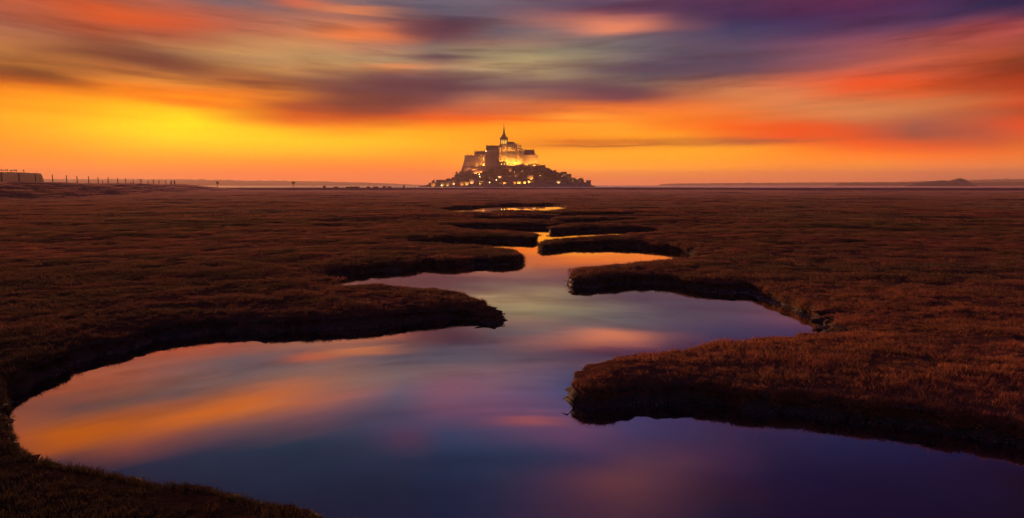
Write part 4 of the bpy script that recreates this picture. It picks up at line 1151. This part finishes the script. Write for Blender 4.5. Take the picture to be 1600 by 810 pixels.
TOWERS = [(758, 285.6, 5, 0, 'squat round rampart tower left of the lit waterside houses'), (800, 286.6, 5, 0, 'low round rampart tower under the tallest part of the abbey'), (829.5, 286, 8, 0, 'broad pale round bastion right of the bright waterfront lights'),
          (866, 285.4, 5, 1, 'round rampart tower with a small cone roof below the wooded slope'), (899, 284.2, 5.5, 1, 'round rampart tower with a cone roof near the right end'), (919.6, 282.6, 5.5, 0, 'tall blunt corner tower ending the rampart on the right')]
for px, tp, rad, cone, lab in TOWERS:
    lx, ly = front(px, 1.5)
    z = P(px, tp, MY + ly).z
    t_o = empty('rampart_tower', (MX + lx, MY + ly, 0)); tag(t_o, lab, 'tower', 'towers along the rampart')
    MB().lathe(0, 0, [(rad * 1.15, -2), (rad * 1.02, 3), (rad, z - 1.6), (rad * 1.1, z - 1.4), (rad * 1.1, z)], 14).build('wall', ML['granite'], t_o)
    if cone: MB().lathe(0, 0, [(rad * 1.2, z), (.15, z + rad * 1.3)], 14).build('roof', ML['slate_roof'], t_o)
    else:
        c_ = MB()
        for k in range(8):
            a = k * math.pi / 4; c_.box(rad * 1.0 * math.cos(a) - .8, rad * 1.0 * math.cos(a) + .8, rad * math.sin(a) - .8, rad * math.sin(a) + .8, z, z + 1.4)
        tag(c_.build('merlon', ML['granite'], t_o), kind='stuff')

# ---- houses: pixel centre, base pixel, width, wall height, roof height (px), windows lit, wall, label
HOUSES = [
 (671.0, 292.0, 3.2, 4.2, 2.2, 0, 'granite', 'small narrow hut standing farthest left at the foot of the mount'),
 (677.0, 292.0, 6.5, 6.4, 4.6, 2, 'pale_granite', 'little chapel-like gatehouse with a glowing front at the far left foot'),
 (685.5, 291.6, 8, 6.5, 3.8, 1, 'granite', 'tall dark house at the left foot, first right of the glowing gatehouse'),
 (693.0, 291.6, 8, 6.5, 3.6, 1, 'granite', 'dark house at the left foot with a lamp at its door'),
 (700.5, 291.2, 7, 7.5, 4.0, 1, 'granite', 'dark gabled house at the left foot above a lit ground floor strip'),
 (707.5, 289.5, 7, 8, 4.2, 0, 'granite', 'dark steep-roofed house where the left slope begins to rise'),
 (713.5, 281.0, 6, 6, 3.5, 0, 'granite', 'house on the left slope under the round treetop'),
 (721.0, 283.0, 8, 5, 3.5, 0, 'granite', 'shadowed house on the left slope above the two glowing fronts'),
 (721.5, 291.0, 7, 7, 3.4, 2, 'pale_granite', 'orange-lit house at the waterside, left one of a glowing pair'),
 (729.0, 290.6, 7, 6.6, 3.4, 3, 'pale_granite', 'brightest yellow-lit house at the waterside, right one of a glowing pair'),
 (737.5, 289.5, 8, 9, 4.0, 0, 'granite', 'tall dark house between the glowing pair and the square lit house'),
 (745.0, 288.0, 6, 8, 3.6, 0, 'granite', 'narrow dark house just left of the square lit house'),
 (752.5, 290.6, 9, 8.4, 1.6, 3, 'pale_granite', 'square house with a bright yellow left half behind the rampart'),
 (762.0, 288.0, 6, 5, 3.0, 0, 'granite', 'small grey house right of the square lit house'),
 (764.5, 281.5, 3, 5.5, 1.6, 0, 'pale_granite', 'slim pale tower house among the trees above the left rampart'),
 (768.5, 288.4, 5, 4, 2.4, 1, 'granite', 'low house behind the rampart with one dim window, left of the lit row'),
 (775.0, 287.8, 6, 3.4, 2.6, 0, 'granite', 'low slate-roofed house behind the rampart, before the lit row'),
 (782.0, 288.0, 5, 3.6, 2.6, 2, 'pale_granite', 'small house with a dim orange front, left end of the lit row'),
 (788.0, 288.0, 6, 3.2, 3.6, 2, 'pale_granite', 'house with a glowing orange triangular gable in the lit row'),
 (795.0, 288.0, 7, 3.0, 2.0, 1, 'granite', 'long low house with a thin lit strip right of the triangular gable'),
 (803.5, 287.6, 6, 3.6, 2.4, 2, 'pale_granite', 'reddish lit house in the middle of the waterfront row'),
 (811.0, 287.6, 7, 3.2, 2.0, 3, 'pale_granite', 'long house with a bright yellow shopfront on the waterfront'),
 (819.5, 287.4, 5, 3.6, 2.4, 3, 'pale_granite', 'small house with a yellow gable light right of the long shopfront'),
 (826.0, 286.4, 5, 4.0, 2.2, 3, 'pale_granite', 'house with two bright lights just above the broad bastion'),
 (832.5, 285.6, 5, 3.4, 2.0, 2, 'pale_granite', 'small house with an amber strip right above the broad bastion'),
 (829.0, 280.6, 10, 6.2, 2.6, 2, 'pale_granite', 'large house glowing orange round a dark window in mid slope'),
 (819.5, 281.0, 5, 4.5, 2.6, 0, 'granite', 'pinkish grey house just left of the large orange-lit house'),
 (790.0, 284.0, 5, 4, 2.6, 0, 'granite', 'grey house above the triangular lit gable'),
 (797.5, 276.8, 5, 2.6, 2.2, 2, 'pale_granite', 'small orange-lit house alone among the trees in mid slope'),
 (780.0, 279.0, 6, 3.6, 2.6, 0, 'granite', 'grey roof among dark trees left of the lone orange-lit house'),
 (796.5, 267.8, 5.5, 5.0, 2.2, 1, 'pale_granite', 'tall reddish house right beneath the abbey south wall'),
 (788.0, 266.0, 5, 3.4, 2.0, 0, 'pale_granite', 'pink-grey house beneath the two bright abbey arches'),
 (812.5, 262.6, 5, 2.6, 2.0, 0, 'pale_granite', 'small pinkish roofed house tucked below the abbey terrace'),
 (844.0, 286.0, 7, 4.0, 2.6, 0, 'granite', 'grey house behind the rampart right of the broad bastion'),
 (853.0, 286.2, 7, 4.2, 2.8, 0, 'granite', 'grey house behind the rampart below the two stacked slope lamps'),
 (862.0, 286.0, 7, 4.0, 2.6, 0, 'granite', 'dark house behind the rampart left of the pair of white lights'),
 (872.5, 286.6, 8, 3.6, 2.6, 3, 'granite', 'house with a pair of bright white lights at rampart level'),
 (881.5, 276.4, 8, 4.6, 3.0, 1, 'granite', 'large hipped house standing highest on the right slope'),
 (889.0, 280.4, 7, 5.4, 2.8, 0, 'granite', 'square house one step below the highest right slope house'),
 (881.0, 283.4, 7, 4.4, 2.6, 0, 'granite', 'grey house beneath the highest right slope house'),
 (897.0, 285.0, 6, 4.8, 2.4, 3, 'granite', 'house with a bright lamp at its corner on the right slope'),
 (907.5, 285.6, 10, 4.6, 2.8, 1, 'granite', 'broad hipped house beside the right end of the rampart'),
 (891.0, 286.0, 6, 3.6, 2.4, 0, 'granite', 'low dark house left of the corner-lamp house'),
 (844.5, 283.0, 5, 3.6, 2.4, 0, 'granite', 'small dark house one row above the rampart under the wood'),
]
house_spots = []
for i, (px, pb, wpx, hw, hr, lit, mat, lab) in enumerate(HOUSES):
    p = hit(px, pb)
    lx, ly = p.x - MX, p.y - MY
    if mount_h(lx, ly) < 0 or p.y > MY - 1:
        lx, ly = front(px); ly += 7; p = Vector((MX + lx, MY + ly, P(px, pb, MY + ly).z))
    s_ = p.y / FPX
    w_, h_, r_h, dp = wpx * s_, hw * s_, hr * s_, max(6.0, wpx * s_ * .8)
    rz = random.uniform(-.22, .22)
    root = empty('house', (p.x, p.y + dp / 2, p.z), rz)
    tag(root, lab, 'house', 'houses on the mount')
    house_spots.append((p.x - MX, p.y - MY, w_))
    MB().box(-w_ / 2, w_ / 2, -dp / 2, dp / 2, -6, h_).build('wall', ML[mat], root)
    ax = 'y' if (i * 7) % 5 in (0, 2) else 'x'
    ro = MB().gable(-w_ / 2 - .4, w_ / 2 + .4, -dp / 2 - .4, dp / 2 + .4, h_ - .05, h_ + r_h, ax, (w_ * .22 if ax == 'x' and i % 3 == 0 else 0)).build('roof', ML['slate_roof'], root)
    MB().box(w_ * .22, w_ * .22 + 1.1, -.6, .6, h_ + r_h * .2, h_ + r_h + 1.2).build('chimney', ML['granite'], ro)
    nw = max(2, int(w_ / 3.2)); nf = max(1, int(h_ / 3.4))
    for a in range(nw):
        for f in range(nf):
            x = -w_ / 2 + (a + .5) * w_ / nw; z = .8 + f * h_ / nf
            on = lit and ((a * 3 + f * 5 + i) % 4 < lit)
            me = MB().box(x - .45, x + .45, -dp / 2 - .12, -dp / 2 + .2, z, z + 1.3).mesh('window')
            me.materials.append(ML['bright_window' if on and lit == 3 else 'lit_window' if on else 'slate_roof'])
            link_mesh('window', me, None, root)

# ---- trees of the mount
rt = random.Random(21)
def wood(cnt, px0, px1, py_fn, label, group, hmin=6, hmax=11):
    done = 0; tries = 0
    while done < cnt and tries < cnt * 30:
        tries += 1
        px = rt.uniform(px0, px1); lo, hi = py_fn(px)
        if hi <= lo: continue
        py = rt.uniform(lo, hi)
        p = hit(px, py)
        lx, ly = p.x - MX, p.y - MY
        if p.y > MY - 30 or mount_h(lx, ly) < 2.5: continue
        if any(abs(lx - hx) < hw_ * .5 + 2 and -9 < ly - hy < 12 for hx, hy, hw_ in house_spots): continue
        h = rt.uniform(hmin, hmax)
        tree('wood_tree', (p.x, p.y, mount_h(lx, ly) - .5), h, h * rt.uniform(.75, 1.05), label, 'tree', group, .12, None, rt)
        done += 1
wood(34, 838, 886, lambda x: (np.interp(x, [838, 860, 886], [260, 268, 279]), 285), 'dark tree in the dense wood on the right slope of the mount', 'trees of the right slope wood', 7, 12)
wood(34, 796, 840, lambda x: (265, 284), 'dark tree in the wood below the abbey, above the lit waterfront', 'trees of the middle wood', 6, 11)
wood(30, 758, 797, lambda x: (266, 285), 'dark tree in the wood under the dark abbey platform', 'trees of the left middle wood', 6, 10)
wood(14, 727, 760, lambda x: (276, 283), 'dark shrubby tree on the rocks under the west lodgings', 'trees on the west rocks', 4, 7)
wood(12, 884, 912, lambda x: (np.interp(x, [884, 912], [280, 286]), 288), 'small tree between the houses of the right slope', 'trees among the right houses', 4, 6)
wood(10, 684, 716, lambda x: (np.interp(x, [684, 716], [286, 276]), 290), 'small tree between the houses at the left foot', 'trees among the left houses', 4, 7)
SKYTREES = [(713.4, 272, 6.5, 'round treetop poking up from the left slope skyline', 2), (718.5, 271, 5, 'smaller treetop right of the round one on the left skyline', 2), (700.5, 281, 4.5, 'small upright treetop above the roofs at the left foot', 1),
            (843, 263, 8, 'bushy tree on the skyline right of the great gable', 0), (850, 263.6, 9.5, 'pale feathery tree standing tallest on the right skyline', 3), (857, 266, 6, 'low tree on the skyline right of the feathery tree', 1),
            (867, 270.6, 8, 'lone bare-topped tree halfway down the right skyline', 3), (873, 273, 4.5, 'small bush on the skyline below the lone tree', 2)]
for px, pb, h, lab, cr in SKYTREES:
    p = P(px, pb, MY - 12); lx = p.x - MX
    z = min(p.z, mount_h(lx, -12))
    tree('skyline_tree', (p.x, p.y, z), p.z - z + h, h * 1.1, lab, 'tree', None, .25, cr, rt)

# ---- street lamps that show as single points of light
LAMPS = [(690.2, 290.2, 'lamp at the foot of the dark houses, leftmost light of the mount'), (748.9, 272.6, 'lamp on the rocks under the orange-lit crag'), (749.6, 276.6, 'dimmer lamp just below the crag lamp'),
         (778.0, 264.2, 'left lamp of the two on the terrace beneath the abbey'), (787.0, 264.2, 'right lamp of the two on the terrace beneath the abbey'), (804.4, 269.4, 'small white lamp alone in the dark middle wood'),
         (816.0, 267.4, 'warm lamp in the trees below the great hall'), (845.2, 271.0, 'upper lamp of two stacked on the right wooded slope'), (844.0, 274.4, 'lower lamp of two stacked on the right wooded slope'),
         (765.0, 285.6, 'small lamp beside the slim tower house'), (775.6, 281.6, 'faint lamp among the roofs left of the lit row'), (879.0, 276.2, 'lamp in front of the highest right slope house'),
         (759.4, 236.8, 'lamp at the left end of the abbey platform'), (767.4, 285.9, 'faint lamp above the left rampart')]
for px, py, lab in LAMPS:
    p = hit(px, py) if py > 240 else P(px, py, MY - 46)
    gz0 = p.z - 4.5
    root = empty('street_lamp', (p.x, p.y - 5, gz0)); tag(root, lab, 'street lamp', 'street lamps on the mount')
    MB().lathe(0, 0, [(.16, -3), (.12, 3.8), (.08, 4.1)], 6).build('pole', ML['lamp_iron'], root)
    MB().lathe(0, 0, [(.1, 4.0), (.75, 4.3), (.85, 4.9), (.55, 5.4), (.1, 5.6)], 8).build('lantern', ML['lamp_glow'], root)

# ---- floodlights: the warm lamps that wash the abbey walls and waterfront
def flood(px, py, Y, power, col=(1.0, .36, .035), size=1.2):
    l = bpy.data.lights.new('floodlight', 'SPOT'); l.spot_size = R(158); l.spot_blend = .5; l.energy = power; l.color = col; l.shadow_soft_size = size
    o = bpy.data.objects.new('floodlight', l); COL.objects.link(o); o.location = P(px, py, Y)
    o.rotation_euler = (R(118), 0, 0)          # turned to the wall behind it and a little up
F = MY
for (px, py, dy, pw) in [(783, 252, -38, 26e3), (789.4, 252, -38, 26e3), (795.6, 256.5, -42, 60e3), (801.8, 256.5, -42, 60e3), (808, 256, -39, 38e3), (814, 254, -37, 24e3), (823, 258, -35, 16e3),
                         (835.5, 258, -44, 40e3), (836.5, 252, -46, 30e3), (745.6, 259, -42, 6e3), (756, 258, -41, 24e3), (756.5, 249, -41, 12e3),
                         (780, 236.6, -38, 9e3), (787.5, 235, -17, 9e3), (797, 236.0, -25, 8e3), (804, 236.0, -26, 8e3), (810, 236.2, -19, 8e3), (787.5, 229, -16, .4e3)]:
    flood(px, py, F + dy, pw)
for (px, py, off, pw, col) in [(744, 269.5, -9, 26e3, (1, .30, .05)), (740.5, 264.5, -9, 14e3, (1, .30, .05)), (750, 268, -9, 12e3, (1, .28, .05)), (677, 291, -6, 1.6e3, (1, .34, .08)), (722, 289, -4, .9e3, (1, .30, .05)), (729.5, 289, -4, 1.6e3, (1, .42, .06)),
                               (750, 288, -4, 1.6e3, (1, .45, .06)), (788, 287, -4, 1.6e3, (1, .32, .05)), (804, 287, -4, 1.6e3, (1, .32, .06)), (811, 287, -4, 3e3, (1, .5, .08)), (820, 286.4, -4, 2e3, (1, .5, .08)), (826.5, 285.4, -5, 2.5e3, (1, .5, .1)),
                               (830, 280.5, -6, 4.5e3, (1, .36, .06)), (797.5, 268, -6, 1.4e3, (1, .3, .1)), (872.5, 286, -5, 1.6e3, (1, .6, .2)), (897, 283, -5, 1.8e3, (1, .52, .1)), (691, 290.5, -5, 1.2e3, (1, .55, .1)), (699, 290.5, -5, 1.2e3, (1, .5, .1)), (881, 277, -5, 1.2e3, (1, .42, .1)), (766, 284, -9, 3e3, (1, .36, .10)), (781, 277, -9, 3e3, (1, .36, .10)), (806, 274, -9, 3e3, (1, .36, .10)), (851, 282, -9, 3e3, (1, .36, .10)), (889, 284, -8, 2e3, (1, .36, .10)), (907, 284, -8, 1.5e3, (1, .36, .10)), (709, 288, -8, 2e3, (1, .36, .10)), (737, 286, -9, 2.5e3, (1, .36, .10))]:
    p = hit(px, py); flood(px, py, p.y + off, pw * 2, col, .6)

# ================================================================== haze
hb = MB().box(-9700, 9700, -9700, 9700, -2.7, 172)
hz = hb.build('haze', None)
m = bpy.data.materials.new('haze'); m.use_nodes = True
t = m.node_tree; t.nodes.clear()
pv = t.nodes.new('ShaderNodeVolumePrincipled'); o = t.nodes.new('ShaderNodeOutputMaterial')
pv.inputs['Color'].default_value = (.99, .68, .56, 1)
pv.inputs['Density'].default_value = HAZE_DENSITY
pv.inputs['Anisotropy'].default_value = .28
t.links.new(pv.outputs[0], o.inputs['Volume'])
hz.data.materials.append(m)
tag(hz, 'thin warm evening haze over the whole marsh and bay', 'haze', kind='stuff')
